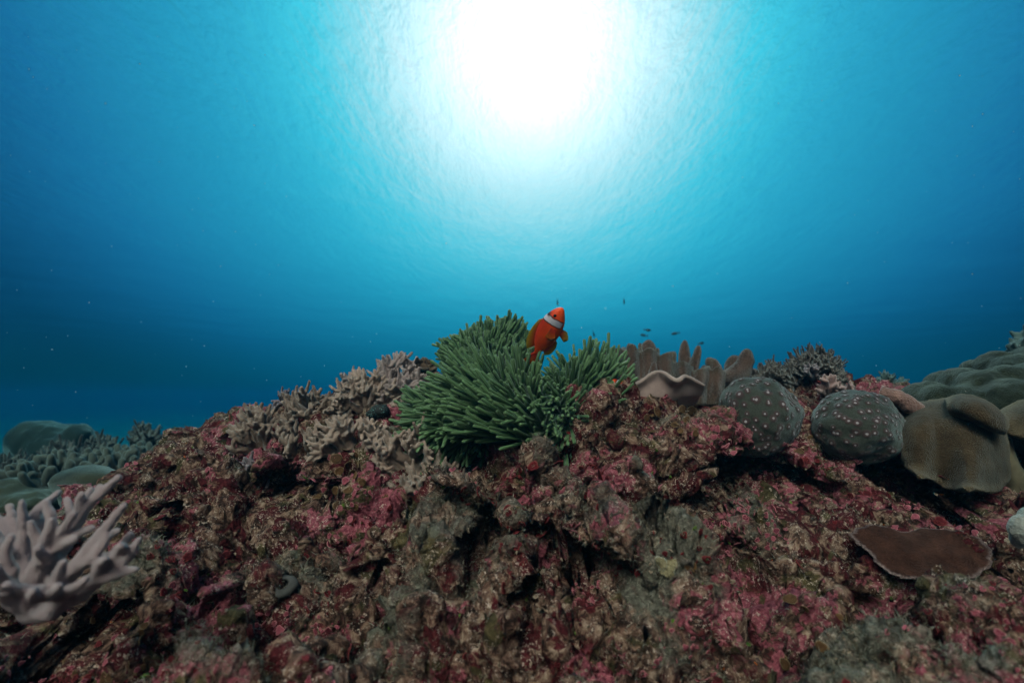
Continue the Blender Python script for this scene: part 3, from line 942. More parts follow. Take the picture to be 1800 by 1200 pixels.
def blob_coral(name, shapes, mat, label, voxel, smooth=5, na=.003, nf=30, seed=1, tips=None, tipr=.02, group=None, cat="coral", base=None):
    mb = MB()
    for s in shapes:
        if s[0] == 'e': ball(mb, s[1], s[2], s[3] if len(s) > 3 else None, level=3)
        else: tube(mb, s[1], s[2], 12, 10)
    V, F, t_ = organic(mb, voxel, smooth, na, nf, seed, tips, tipr)
    b = np.asarray(base if base is not None else V.mean(0))
    o = link(name, np_mesh(name, V - b, [F], {"tip": t_}), mat, None, label, cat, group)
    o.location = tuple(b)
    return o

def lobe(px, py, d, w, h, dep, lean=0.0, yaw=0.0):
    """flattened upright lobe whose top is at the pixel; sizes in pixels"""
    k = d / FPX
    top = P(px, py, d)
    axis = math.cos(lean) * UP + math.sin(lean) * RT
    c_ = top - axis * h * k * .5
    side = np.cross(axis, FW); side = math.cos(yaw) * side + math.sin(yaw) * FW
    return ('e', c_, (w * k * .5, dep * k * .5, h * k * .5), rot_to(axis, side))

def sheet_coral(name, rows, thick, mat, label, voxel, group=None, seed=1, nu=40, nv=30, rim=True, na=.0015, nf=50, smooth=2, cat="coral", extra=None, parent=None):
    """thick folded sheet through a grid of control points (rows of equal length)"""
    rows = np.asarray(rows, float)
    B = np.stack([spline(r_, nu) for r_ in rows], 0)
    Gd = np.stack([spline(B[:, i], nv) for i in range(nu)], 1)
    Nn = grid_normals(Gd)
    mb = MB()
    # thickness: rounded slab
    top = Gd + Nn * thick * .5; bot = Gd - Nn * thick * .5
    V = np.concatenate([top.reshape(-1, 3), bot.reshape(-1, 3)])
    i = np.arange(nu * nv).reshape(nv, nu); m = nu * nv
    f1 = np.stack([i[:-1, :-1], i[:-1, 1:], i[1:, 1:], i[1:, :-1]], -1).reshape(-1, 4)
    ring = np.concatenate([i[0], i[1:, -1], i[-1, -2::-1], i[-2:0:-1, 0]]); nx = np.roll(ring, -1)
    f3 = np.stack([ring, ring + m, nx + m, nx], -1)
    mb.add(V, F4=np.vstack([f1, f1[:, ::-1] + m, f3]))
    edge = np.concatenate([Gd[0], Gd[-1], Gd[:, 0], Gd[:, -1]])
    for e_ in (extra or []):
        if e_[0] == 'e': ball(mb, e_[1], e_[2], e_[3] if len(e_) > 3 else None, level=3)
        else: tube(mb, e_[1], e_[2], 12, 10)
    V, F, t_ = organic(mb, voxel, smooth, na, nf, seed, edge if rim else None, thick * 1.6)
    b = V.mean(0)
    o = link(name, np_mesh(name, V - b, [F], {"tip": t_}), mat, parent, label, cat, group)
    o.location = tuple(b)
    return o

def ruffle(x0, x1, ytop, ybot, d, waves, amp, seed, peaks=14, slope=0.0, dback=.02):
    lr = np.random.default_rng(seed)
    m = waves * 4 + 1
    rows = []
    tops = [ytop + slope * (i / (m - 1)) + lr.uniform(-.5, 1) * peaks + peaks * .8 * math.cos(math.pi * i) * .5 for i in range(m)]
    for f in (1.0, .72, .4, 0.0):
        row = []
        for i in range(m):
            u = i / (m - 1); ph = 2 * math.pi * waves * u
            row.append(P(x0 + (x1 - x0) * u + amp * 420 * f * math.cos(ph), ybot + (tops[i] - ybot) * f, d + dback * f + amp * (.35 + .65 * f) * math.sin(ph) + lr.normal(0, .003)))
        rows.append(row)
    return rows

LEATH = "lobed leather corals right of the anemone"
sh = [lobe(x, y, d, w, h, dp_, R(l)) for x, y, d, w, h, dp_, l in [
    (1076, 612, 1.10, 18, 110, 26, -6), (1098, 618, 1.08, 17, 105, 24, 0), (1124, 620, 1.07, 17, 100, 24, 2), (1140, 596, 1.14, 40, 110, 30, 2), (1106, 602, 1.16, 24, 100, 30, -4),
    (1150, 600, 1.12, 20, 90, 24, 5), (1066, 640, 1.09, 20, 70, 24, -8), (1150, 635, 1.06, 20, 80, 22, 4), (1172, 622, 1.10, 26, 90, 24, 0), (1128, 594, 1.15, 16, 40, 20, -4)]]
sh = [sh[0], sh[3], sh[4], sh[7]]
sh.append(('e', P(1112, 700, 1.10), (.065, .04, .05)))
sheet_coral("leather_coral", ruffle(1058, 1178, 612, 712, 1.08, 4, .017, 3), .0095, M_leather, "brown leather coral with upright fins directly right of the anemone", .0029, LEATH, 3, nu=90, nv=22, smooth=2, na=.0016, nf=60, extra=sh)
sh = [lobe(x, y, d, w, h, dp_, R(l)) for x, y, d, w, h, dp_, l in [
    (1204, 596, 1.12, 21, 85, 20, 2), (1229, 606, 1.10, 17, 75, 18, 14), (1200, 622, 1.06, 22, 80, 18, -6), (1226, 628, 1.05, 20, 80, 18, 6), (1238, 640, 1.08, 16, 60, 18, 8), (1180, 628, 1.08, 24, 80, 20, -4),
    (1214, 650, 1.04, 22, 60, 20, -12), (1258, 660, 1.03, 18, 55, 22, 10), (1236, 668, 1.02, 20, 50, 20, -14)]]
sh = [sh[0], sh[1], sh[4]]
sh.append(('e', P(1215, 705, 1.08), (.055, .03, .035)))
sheet_coral("leather_coral", ruffle(1178, 1268, 622, 712, 1.05, 3, .016, 9, 12, 34), .0095, M_leather, "brown leather coral with wavy pointed lobes in the middle of the group", .0029, LEATH, 4, nu=80, nv=22, smooth=2, na=.0016, nf=60, extra=sh)
sh = [lobe(1315, 612, 1.10, 30, 70, 24, R(12)), ('t', [P(1318, 628, 1.10), P(1300, 650, 1.10), P(1270, 665, 1.09), P(1248, 636, 1.09)], [.014, .019, .017, .011]),
      lobe(1290, 624, 1.14, 40, 60, 26, R(-6)), lobe(1254, 630, 1.08, 20, 50, 22, R(-15)), ('e', P(1290, 690, 1.12), (.05, .04, .04))]
tp_ = [P(1318, 612, 1.10), P(1250, 632, 1.08), P(1275, 626, 1.14), P(1300, 626, 1.14)]
blob_coral("leather_coral", sh, M_leather, "brown saddle shaped leather coral above the nearer spotted dome coral", .0032, 3, .0016, 60, 5, tp_, .02, LEATH)

# pale folded sheet below the fins
rows = [[P(1090, 686, 1.00), P(1120, 672, .99), P(1158, 650, .99), P(1190, 668, .96), P(1206, 660, .97), P(1240, 676, .99)],
        [P(1092, 690, 1.01), P(1122, 684, 1.00), P(1155, 668, 1.00), P(1182, 676, .99), P(1205, 672, .99), P(1238, 684, 1.0)],
        [P(1098, 705, 1.01), P(1128, 702, 1.00), P(1155, 698, 1.00), P(1180, 697, 1.00), P(1205, 692, 1.0), P(1230, 698, 1.02)],
        [P(1120, 730, 1.02), P(1135, 730, 1.01), P(1150, 728, 1.01), P(1170, 724, 1.02), P(1190, 716, 1.03), P(1215, 714, 1.05)]]
sheet_coral("leather_coral", rows, .008, M_leather_pale, "pale pinkish grey leather coral folded like cloth under the brown fins", .0030, LEATH, 6, smooth=3)

# ------------------------------------------------------------------ spotted dome corals
M_dome, t = material("dome_coral")
co = obco(t)
ct = attr(t, "cup")
n1 = t.noise(co, 300, 3, .6).outputs[0]
c = t.mix(t.rng(n1, .3, .7), (.026, .034, .027), (.054, .066, .052))
c = t.mix(t.rng(ct, .20, .38), c, (.050, .038, .034))
c = t.mix(t.rng(ct, .44, .56), c, (.066, .042, .042))
c = t.mix(t.rng(t.math('ADD', ct, t.math('MULTIPLY', t.math('SUBTRACT', n1, .5), .22)), .75, .86), c, (.40, .385, .40))
pbsdf(t, c, .75, .15, bumpn(t, t.voro(co, 800).outputs["Distance"], .6, .002), sheen=.4)
def dome(px, py, d, rx, rz, label, seed, npol):
    lr = np.random.default_rng(seed)
    k = d / FPX
    c0 = P(px, py, d + rx * k * .75)
    V, F = ico(6)
    V = V.copy()
    V = V * (1 + .15 * fbm(V * 1.5 + seed * 7, 2, seed=seed))[:, None]
    ga = math.pi * (3 - 5 ** .5)
    kk = np.arange(npol)
    zz = 1 - 2 * (kk + .5) / npol; rr = np.sqrt(1 - zz * zz)
    pol = np.stack([rr * np.cos(ga * kk + seed), rr * np.sin(ga * kk + seed), zz], 1)
    pol += lr.normal(0, .075, pol.shape); pol /= np.linalg.norm(pol, axis=1)[:, None]
    pol = pol @ rot_to((.35, .6, .7))
    nv = V / np.linalg.norm(V, axis=1)[:, None]
    dots = nv @ pol.T
    best = dots.argmax(1)
    size = lr.uniform(.60, 1.25, npol)
    an = np.arccos(np.clip(dots.max(1), -1, 1)) / size[best]
    cell_ = math.sqrt(4 * math.pi / npol) * .56
    a = np.clip(an / cell_, 0, 1)
    cup = 1 - a
    h_ = .030 * np.exp(-(a / .62) ** 4) - .042 * np.exp(-(a / .22) ** 2) + .026 * np.exp(-(a / .13) ** 2)
    Vd = nv * (np.linalg.norm(V, axis=1) + h_)[:, None] * np.array([rx * k, rx * k * .9, rz * k])
    me = np_mesh("dome_coral", Vd, [F], {"cup": cup})
    o = link("dome_coral", me, M_dome, None, label, "coral", "spotted dome corals")
    o.location = tuple(c0)
dome(1335, 732, .95, 73, 74, "rounded grey green dome coral with white spots, nearer the anemone", 1, 250)
dome(1507, 748, .93, 76, 66, "grey green dome coral with white spots beside the big olive leather coral", 2, 240)

# ------------------------------------------------------------------ corals on the right skyline
def bushy(box, bpx, d, n_, r_, lab, seed, mat=None, deep=.06, name="bushy_coral", group=None, nub=True):
    tips = tip_cloud(bpx, box, d, n_, seed, deep=deep, front=.55)
    return colony(name, P(*bpx, d + .02), tips, r_, mat or M_bush, lab, "coral", group, seed=seed, mids=max(5, n_ // 6), trunk=2.2, nub=nub, voxel=r_ * .5, na=r_ * .3)
bushy((1375, 603, 1490, 690), (1432, 690), 1.32, 300, .0029, "dark bushy coral with a rounded crown on the right skyline", 41, deep=.09, group="dark bushy corals")
bushy((1318, 632, 1392, 680), (1355, 690), 1.30, 160, .0029, "low dark bushy coral between the saddle leather coral and the round bush", 42, group="dark bushy corals")
M_pinksoft = coral_mat("pink_soft_coral", (.40, .26, .23), (.27, .17, .16), (.55, .40, .36))
bushy((1432, 652, 1478, 690), (1455, 690), 1.16, 20, .0042, "small pink knobbly coral below the round dark bush", 43, M_pinksoft, .03, "knobbly_coral", nub=False)
bushy((1474, 660, 1500, 690), (1487, 692), 1.18, 9, .0042, "smaller pink knobbly coral above the second spotted dome", 44, M_pinksoft, .03, "knobbly_coral", nub=False)
bushy((1412, 634, 1442, 660), (1428, 664), 1.22, 22, .0030, "tiny greyish tufted coral growing on the round dark bush", 45, M_finger_g, .03, "tufted_coral", nub=False)
M_stag = coral_mat("staghorn", (.045, .075, .07), (.025, .045, .042), (.16, .25, .24))
def stag(box, bpx, d, n_, r_, lab, seed, deep=.05):
    tips = tip_cloud(bpx, box, d, n_, seed, deep=deep, front=.5)
    colony("staghorn_coral", P(*bpx, d), tips, r_, M_stag, lab, "coral", None, seed=seed, mids=max(3, n_ // 4), trunk=1.4, voxel=r_ * .5)
stag((1522, 652, 1596, 690), (1560, 694), 1.55, 26, .0040, "thin teal tipped staghorn coral on the skyline behind the second dome", 51)
stag((1770, 566, 1850, 640), (1815, 650), 1.45, 24, .0075, "dark staghorn coral with pale teal tips at the upper right edge", 52)

# pinkish ridged coral between dome and leather coral
M_ridge = coral_mat("ridged_coral", (.34, .21, .17), (.17, .10, .085), (.42, .30, .25), grain=300, bump=1.0)
sh = [('t', [P(1548, 692, 1.02), P(1580, 700, 1.0), P(1605, 716, .99), P(1628, 722, .98)], [.016, .017, .015, .010]), ('e', P(1576, 712, 1.04), (.03, .03, .022))]
blob_coral("ridged_coral", sh, M_ridge, "small pinkish ridged coral wedged between the second dome and the olive leather coral", .003, 3, .003, 70, 8)

# ------------------------------------------------------------------ the big leather coral at the right edge
big = empty("leather_coral", P(1740, 860, 1.0), "huge olive and green leather coral with drooping folds at the right edge", "coral", None)
b0 = np.array(big.location)
def into(o, parent, p0):
    o.parent = parent
    o.location = tuple(np.array(o.location) - p0)
    for k_ in ("label", "category", "group"):
        if k_ in o: del o[k_]
lm = [(1632, 690, 1.20, 52, 46), (1660, 662, 1.28, 34, 26), (1692, 660, 1.22, 40, 34), (1714, 644, 1.34, 28, 26), (1755, 632, 1.30, 40, 34), (1730, 668, 1.16, 50, 40),
      (1790, 640, 1.24, 48, 40), (1700, 700, 1.14, 60, 50), (1650, 690, 1.16, 40, 34), (1780, 690, 1.10, 70, 56), (1830, 660, 1.15, 70, 60), (1596, 692, 1.30, 42, 26), (1850, 720, 1.05, 70, 60), (1660, 720, 1.1, 50, 40), (1820, 630, 1.35, 60, 50),
      (1770, 655, 1.16, 44, 32), (1560, 690, 1.36, 40, 22)]
lr = np.random.default_rng(5)
sh = [('e', P(x, y + rz * .55, d), (rx * d / FPX * .95, rx * d / FPX * .9, rz * d / FPX)) for x, y, d, rx, rz in lm]
o = blob_coral("lumpy_top", sh, M_leather_green, "x", .005, 1, .005, 40, 9, [s[1] + np.array([0, 0, s[2][2]]) for s in sh if s[0] == 'e'], .035)
into(o, big, b0)
xs_ = [1586, 1616, 1646, 1676, 1706, 1738, 1768]
dm_ = [.010, -.006, .012, .006, -.012, .004, .012]
rows = []
for ys_, d0_, wv_ in [((738, 712, 704, 700, 706, 716, 740), (1.02, 1.02, 1.01, 1.00, .98, .97, .97), .5), ((752, 732, 722, 716, 722, 738, 758), (.97, .96, .95, .94, .93, .92, .93), 1.0),
                      ((778, 768, 760, 756, 760, 772, 786), (.94, .92, .91, .90, .90, .89, .91), 1.3), ((802, 806, 804, 802, 804, 810, 816), (.93, .91, .895, .885, .88, .88, .90), 1.6),
                      ((812, 830, 840, 848, 848, 846, 836), (.935, .905, .885, .87, .865, .87, .895), 3.4), ((816, 838, 850, 866, 862, 866, 842), (.925, .895, .87, .852, .85, .855, .885), 5.2)]:
    rows.append([P(x_, y_, d_ + dm * wv_ * .6) for x_, y_, d_, dm in zip(xs_, ys_, d0_, dm_)])
o = sheet_coral("drooping_fold", rows, .013, M_leather_olive, None, .0040, seed=10, nu=60, nv=44, na=.0075, nf=19, smooth=3, cat=None)
into(o, big, b0)
rows = [[P(1660, 706, .97), P(1690, 696, .95), P(1720, 702, .92), P(1748, 718, .90), P(1768, 738, .90)],
        [P(1664, 710, .93), P(1692, 706, .90), P(1722, 714, .88), P(1750, 732, .87), P(1770, 746, .88)],
        [P(1668, 720, .92), P(1694, 722, .885), P(1724, 734, .865), P(1748, 748, .86), P(1768, 756, .87)],
        [P(1672, 726, .93), P(1698, 732, .90), P(1724, 744, .88), P(1746, 756, .875), P(1766, 762, .88)]]
o = sheet_coral("upper_fold", rows, .012, M_leather_olive, None, .0038, seed=11, nu=40, nv=24, na=.003, nf=34, smooth=3, cat=None)
into(o, big, b0)
rows = [[P(1750, 735, .98), P(1790, 712, .98), P(1840, 705, .96), P(1900, 715, .94)],
        [P(1756, 750, .95), P(1792, 740, .94), P(1840, 735, .92), P(1900, 740, .90)],
        [P(1766, 762, .95), P(1798, 772, .92), P(1840, 775, .90), P(1900, 778, .88)]]
o = sheet_coral("side_fold", rows, .022, M_leather_olive, None, .0048, seed=12, nu=40, nv=24, na=.0025, nf=22, smooth=4, cat=None)
into(o, big, b0)
sh = [('t', [P(1752, 770, .97), P(1768, 810, .96), P(1785, 850, .97), P(1790, 900, .99)], [.020, .017, .022, .030])]
o = blob_coral("stalk", sh, M_leather_side, "x", .004, 3, .002, 40, 13)
into(o, big, b0)

# plate coral
M_plate = coral_mat("plate_coral", (.085, .037, .023), (.034, .015, .010), (.36, .29, .28), grain=420, sheen=0, bump=1.0)
rim_px = [(1493, 938), (1512, 926), (1545, 922), (1590, 934), (1622, 928), (1668, 930), (1700, 936), (1732, 955), (1744, 985), (1722, 1008), (1690, 1022), (1655, 1026), (1612, 1018), (1575, 1012), (1546, 992), (1522, 966), (1505, 952)]
def plate(rim_px, d_of, thick, mat, name, label, seed):
    m = len(rim_px)
    pts = spline(np.array([P(a, b, d_of(a, b) - .02) for a, b in rim_px + rim_px[:1]]), 141)[:-1]
    c0 = pts.mean(0)
    nn = 140
    ii = np.arange(nn)
    ragged = 1 + .018 * np.sin(ii * .9 + seed) + .012 * np.sin(ii * 2.3) + .02 * rng.normal(0, .5, nn)
    pts = c0 + (pts - c0) * ragged[:, None]
    ks = 14
    up_ = np.cross(pts[nn // 4] - pts[0], pts[nn // 2] - pts[0]); up_ /= np.linalg.norm(up_)
    if up_[2] < 0: up_ = -up_
    V, tipv = [], []
    for f in np.linspace(.05, 1, ks):
        V.append(c0 + (pts - c0) * f + up_ * .005 * (1 - f * f) + up_ * .0016 * vnoise((c0 + (pts - c0) * f) * 60, 5)[:, None])
        tipv.append(np.full(nn, max(0, (f - .93) / .07) ** 1.5))
    V = np.concatenate(V); tipv = np.concatenate(tipv)
    i = np.arange(ks * nn).reshape(ks, nn)
    f1 = np.stack([i[:-1], np.roll(i, -1, 1)[:-1], np.roll(i, -1, 1)[1:], i[1:]], -1).reshape(-1, 4)
    M0 = ks * nn
    bot = V - up_ * thick * np.repeat(np.linspace(4, .9, ks), nn)[:, None]
    rim_ = i[-1]; nx = np.roll(rim_, -1)
    f3 = np.stack([rim_, nx, nx + M0, rim_ + M0], -1)
    cc = np.array([c0 + up_ * .005, c0 + up_ * (.005 - thick * 4)])
    f0 = np.vstack([np.stack([np.roll(i[0], -1), i[0], np.full(nn, 2 * M0)], -1), np.stack([i[0] + M0, np.roll(i[0], -1) + M0, np.full(nn, 2 * M0 + 1)], -1)])
    mb = MB(); mb.add(np.vstack([V, bot, cc]) - c0, F3=f0, F4=np.vstack([f1, f1[:, ::-1] + M0, f3]), tip=np.concatenate([tipv, tipv, [0, 0]]))
    o = link(name, mb.mesh(name), mat, None, label, "coral")
    o.location = tuple(c0)
    sb = MB(); tube(sb, [np.array([0, .02, -.06]), np.array([0, 0, -.009])], [.035, .022], 14, 6, cap=False, tip=0.0)
    link("stalk", sb.mesh("stalk"), mat, o)
plate(rim_px, lambda a, b: .760 - (b - 920) * .0009, .0024, M_plate, "plate_coral", "flat dark brown plate coral with a pale ragged rim at the lower right", 3)

# bleached lump at the right edge
sh = [('e', P(1800, 930, .66), (.018, .014, .020)), ('e', P(1812, 915, .67), (.014, .014, .018)), ('e', P(1790, 945, .68), (.010, .01, .014))]
M_white = coral_mat("bleached_coral", (.46, .48, .43), (.24, .26, .23), (.6, .6, .58), grain=300, bump=1.0)
blob_coral("bleached_coral", sh, M_white, "small white lump of bleached coral at the right edge", .0025, 2, .002, 90, 15)

# ring sponge
M_ring, t = material("ring_sponge")
pbsdf(t, t.mix(t.noise(obco(t), 200, 3).outputs[0], (.035, .038, .038), (.085, .088, .082)), .9, .1, bumpn(t, t.noise(obco(t), 500).outputs[0], .6, .002))
c0, nn = surf(505, 1035)
if c0 is not None:
    ax = np.array([-.1, -.75, .65]); ax /= np.linalg.norm(ax)
    u, v = frame_of(ax)
    mb = MB()
    k = np.linspace(0, 2 * math.pi, 40, endpoint=False)
    Rm, rm = .0085, .0066
    prof = [(Rm + rm * math.cos(a), rm * math.sin(a)) for a in np.linspace(-math.pi * .95, math.pi * .6, 14)]
    prof = prof[::-1]
    prof = [(.003, -.010)] + prof[::-1] + [(Rm + rm, -.02)]
    V = np.concatenate([(np.cos(k)[:, None] * u * (1.15) + np.sin(k)[:, None] * v * .95) * a * (1 + .06 * np.sin(3 * k))[:, None] + ax * b for a, b in prof])
    m_ = len(prof); i = np.arange(m_ * 40).reshape(m_, 40)
    F4 = np.stack([i[:-1], np.roll(i, -1, 1)[:-1], np.roll(i, -1, 1)[1:], i[1:]], -1).reshape(-1, 4)
    mb.add(V, F3=np.stack([i[0], np.roll(i[0], -1), np.full(40, 2)], -1), F4=F4)
    o = link("ring_sponge", mb.mesh("ring_sponge"), M_ring, None, "dark grey ring shaped sponge with a hollow centre on the lower left slope", "sponge")
    o.location = tuple(c0 + ax * .010)
# yellow sponge
M_yel = coral_mat("yellow_sponge", (.33, .31, .18), (.17, .15, .08), (.44, .43, .32), grain=300, bump=1.0)
c0, nn = surf(1172, 992)
if c0 is not None:
    sh = [('e', c0 + np.array(d_) * .008, (.008, .006, .007)) for d_ in ((0, 0, 0), (1, -.1, .3), (-.8, 0, .5), (.2, -.2, -.9), (-.5, 0, -.6))]
    blob_coral("yellow_sponge", sh, M_yel, "small lumpy pale yellow sponge in the lower middle of the slope", .002, 1, .004, 160, 16, cat="sponge")
# ruffled brown knob beside the top finger coral
M_knob = coral_mat("ruffled_knob", (.11, .08, .05), (.045, .032, .022), (.24, .21, .16))
mb = MB()
kc = P(745, 650, 1.17)
lr = np.random.default_rng(77)
for k in range(26):
    dn = lr.normal(0, 1, 3); dn[2] = abs(dn[2]); dn /= np.linalg.norm(dn)
    ball(mb, kc + dn * np.array([.022, .018, .020]), (.011, .0028, .010), rot_to(dn, lr.normal(0, 1, 3)), level=2)
ball(mb, kc, (.02, .018, .018), level=2)
V, F, t_ = organic(mb, .0018, 1, .001, 150, 5)
o = link("ruffled_alga", np_mesh("ruffled_alga", V - kc, [F], {"tip": np.clip((np.linalg.norm(V - kc, axis=1) - .024) / .01, 0, 1)}), M_knob, None,
         "ruffled brown knob of alga left of the anemone on the skyline", "alga")
o.location = tuple(kc)
# dotted dark sea squirt under the finger corals
M_dot, t = material("dotted_dark")
co = obco(t)
pbsdf(t, t.mix(t.rng(t.voro(co, 330, rand=.6).outputs["Distance"], .16, .26), (.16, .42, .40), (.012, .016, .016)), .6, .2)
blob_coral("sea_squirt", [('e', P(668, 722, 1.03), (.020, .016, .014)), ('e', P(655, 728, 1.03), (.014, .012, .010))], M_dot, "dark teal dotted sea squirt tucked under the tan finger corals", .0016, 3, .001, 90, 18, cat="sea squirt")

# ------------------------------------------------------------------ far reef at the left
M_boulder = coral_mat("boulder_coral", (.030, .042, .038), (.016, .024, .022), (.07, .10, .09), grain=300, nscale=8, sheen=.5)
D = 3.0
sh = [lobe(82, 740, D, 120, 80, 90, R(10)), lobe(125, 745, D + .1, 80, 70, 80, R(0)), ('e', P(55, 775, D), (40 * D / FPX, .12, 26 * D / FPX)), lobe(136, 744, D - .1, 60, 76, 60, R(6)), ('e', P(100, 780, D), (56 * D / FPX, .16, 28 * D / FPX)), lobe(98, 746, D, 26, 30, 26)]
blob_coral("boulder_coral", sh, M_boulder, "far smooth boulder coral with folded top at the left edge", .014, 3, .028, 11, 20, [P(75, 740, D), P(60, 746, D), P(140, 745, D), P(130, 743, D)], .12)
FARB = "dark bushy corals on the far left reef"
bushy((225, 733, 296, 810), (255, 822), 2.7, 70, .0075, "far dark bushy coral standing tallest beside the reef edge", 61, M_bush, .12, "bushy_coral", FARB)
bushy((150, 752, 212, 820), (182, 830), 2.6, 55, .0075, "far dark bushy coral just right of the smooth boulder coral", 62, M_bush, .12, "bushy_coral", FARB)
bushy((60, 770, 165, 845), (112, 850), 2.4, 90, .0075, "far dark bushy coral in front of the smooth boulder coral", 63, M_bush, .14, "bushy_coral", FARB)
bushy((-30, 790, 80, 860), (25, 865), 2.3, 80, .0075, "far dark bushy coral at the left picture edge", 64, M_bush, .14, "bushy_coral", FARB)
bushy((255, 775, 310, 830), (280, 838), 2.4, 40, .0070, "far dark bushy coral touching the near reef edge", 65, M_bush, .10, "bushy_coral", FARB)
bushy((-220, 770, -60, 860), (-140, 870), 2.5, 70, .0080, "far dark bushy coral beyond the left picture edge", 66, M_bush, .14, "bushy_coral", FARB)
# bed of blunt fingers
def finger_bed(x0, y0, x1, y1, d, n_, r_, lab, seed):
    lr = np.random.default_rng(seed)
    mb = MB(); tips = []
    c0 = P((x0 + x1) / 2, y1, d)
    ball(mb, c0, ((x1 - x0) * .48 * d / FPX, .16, .07), level=3)
    for _ in range(n_):
        u = lr.uniform(-1, 1); w_ = lr.uniform(-1, 1)
        if u * u + w_ * w_ > 1: continue
        bp_ = c0 + np.array([u * (x1 - x0) * .48 * d / FPX, w_ * .20, .02 + .05 * math.sqrt(max(0, 1 - u * u - w_ * w_))])
        tpx = bp_ + np.array([u * .04 + lr.normal(0, .015), w_ * .03 + lr.normal(0, .012) - .01, lr.uniform(.055, .10) * (y1 - y0) / 60])
        tube(mb, [bp_, bp_ * .5 + tpx * .5 + lr.normal(0, .004, 3), tpx], [r_ * 1.15, r_ * 1.1, r_ * .95], 9, 7)
        tips.append(tpx)
    V, F, tp_ = organic(mb, r_ * .36, 2, r_ * .12, 60, seed, tips, r_ * 3)
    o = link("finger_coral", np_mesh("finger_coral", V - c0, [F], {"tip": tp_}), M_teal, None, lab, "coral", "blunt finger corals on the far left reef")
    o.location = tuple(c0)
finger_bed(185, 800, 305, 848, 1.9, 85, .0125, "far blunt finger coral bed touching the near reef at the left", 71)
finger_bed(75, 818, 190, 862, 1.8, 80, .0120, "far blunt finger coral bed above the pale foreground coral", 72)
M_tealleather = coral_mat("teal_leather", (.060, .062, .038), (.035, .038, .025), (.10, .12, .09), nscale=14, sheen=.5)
rows = [[P(95, 842, 1.55), P(140, 828, 1.5), P(185, 828, 1.5), P(220, 850, 1.5)], [P(95, 852, 1.48), P(140, 842, 1.42), P(185, 842, 1.42), P(222, 862, 1.44)],
        [P(110, 868, 1.5), P(145, 866, 1.44), P(188, 868, 1.44), P(222, 884, 1.46)], [P(120, 900, 1.55), P(150, 900, 1.5), P(190, 900, 1.5), P(220, 900, 1.5)]]
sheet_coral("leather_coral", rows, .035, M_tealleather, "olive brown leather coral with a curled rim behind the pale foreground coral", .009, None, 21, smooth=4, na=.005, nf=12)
sh = [('e', P(30, 866, 1.6), (.09, .10, .045)), ('e', P(50, 884, 1.55), (.08, .09, .04)), ('e', P(-10, 880, 1.6), (.10, .1, .06)), ('e', P(250, 868, 1.35), (.05, .06, .05)), ('e', P(10, 900, 1.6), (.14, .12, .06))]
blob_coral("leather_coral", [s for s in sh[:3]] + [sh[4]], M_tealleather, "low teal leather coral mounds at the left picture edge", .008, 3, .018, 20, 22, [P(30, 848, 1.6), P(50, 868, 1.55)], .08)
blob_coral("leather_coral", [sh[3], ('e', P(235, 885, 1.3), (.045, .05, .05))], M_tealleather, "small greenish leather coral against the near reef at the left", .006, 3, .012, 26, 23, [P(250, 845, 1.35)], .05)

# ------------------------------------------------------------------ crusts, plates, leaves and turf on the rock
sx, sy, sd = project(TER)
vis = (sd > .2) & (sd < 1.7) & (sx > -260) & (sx < 2060) & (sy < 1420) & (TER[:, 1] > .1)
G3 = TER.reshape(NY, NX, 3)
cell_area = np.linalg.norm(np.cross(np.gradient(G3, axis=1), np.gradient(G3, axis=0)), axis=2).ravel()
cand = np.where(vis)[0]
facing = -(TERN[cand] * (TER[cand] / np.linalg.norm(TER[cand], axis=1)[:, None])).sum(1)
cand = cand[facing > -.1]
patchA = fbm(TER[cand] * 10 + 3, 3, seed=91)
patchB = fbm(TER[cand] * 16 + 7, 3, seed=92)
patchC = fbm(TER[cand] * 11 + 11, 3, seed=93)
area = cell_area[cand] / sd[cand]
def pick(nn, weight):
    w_ = np.maximum(weight, 0) * area
    return cand[rng.choice(len(cand), nn, replace=True, p=w_ / w_.sum())]

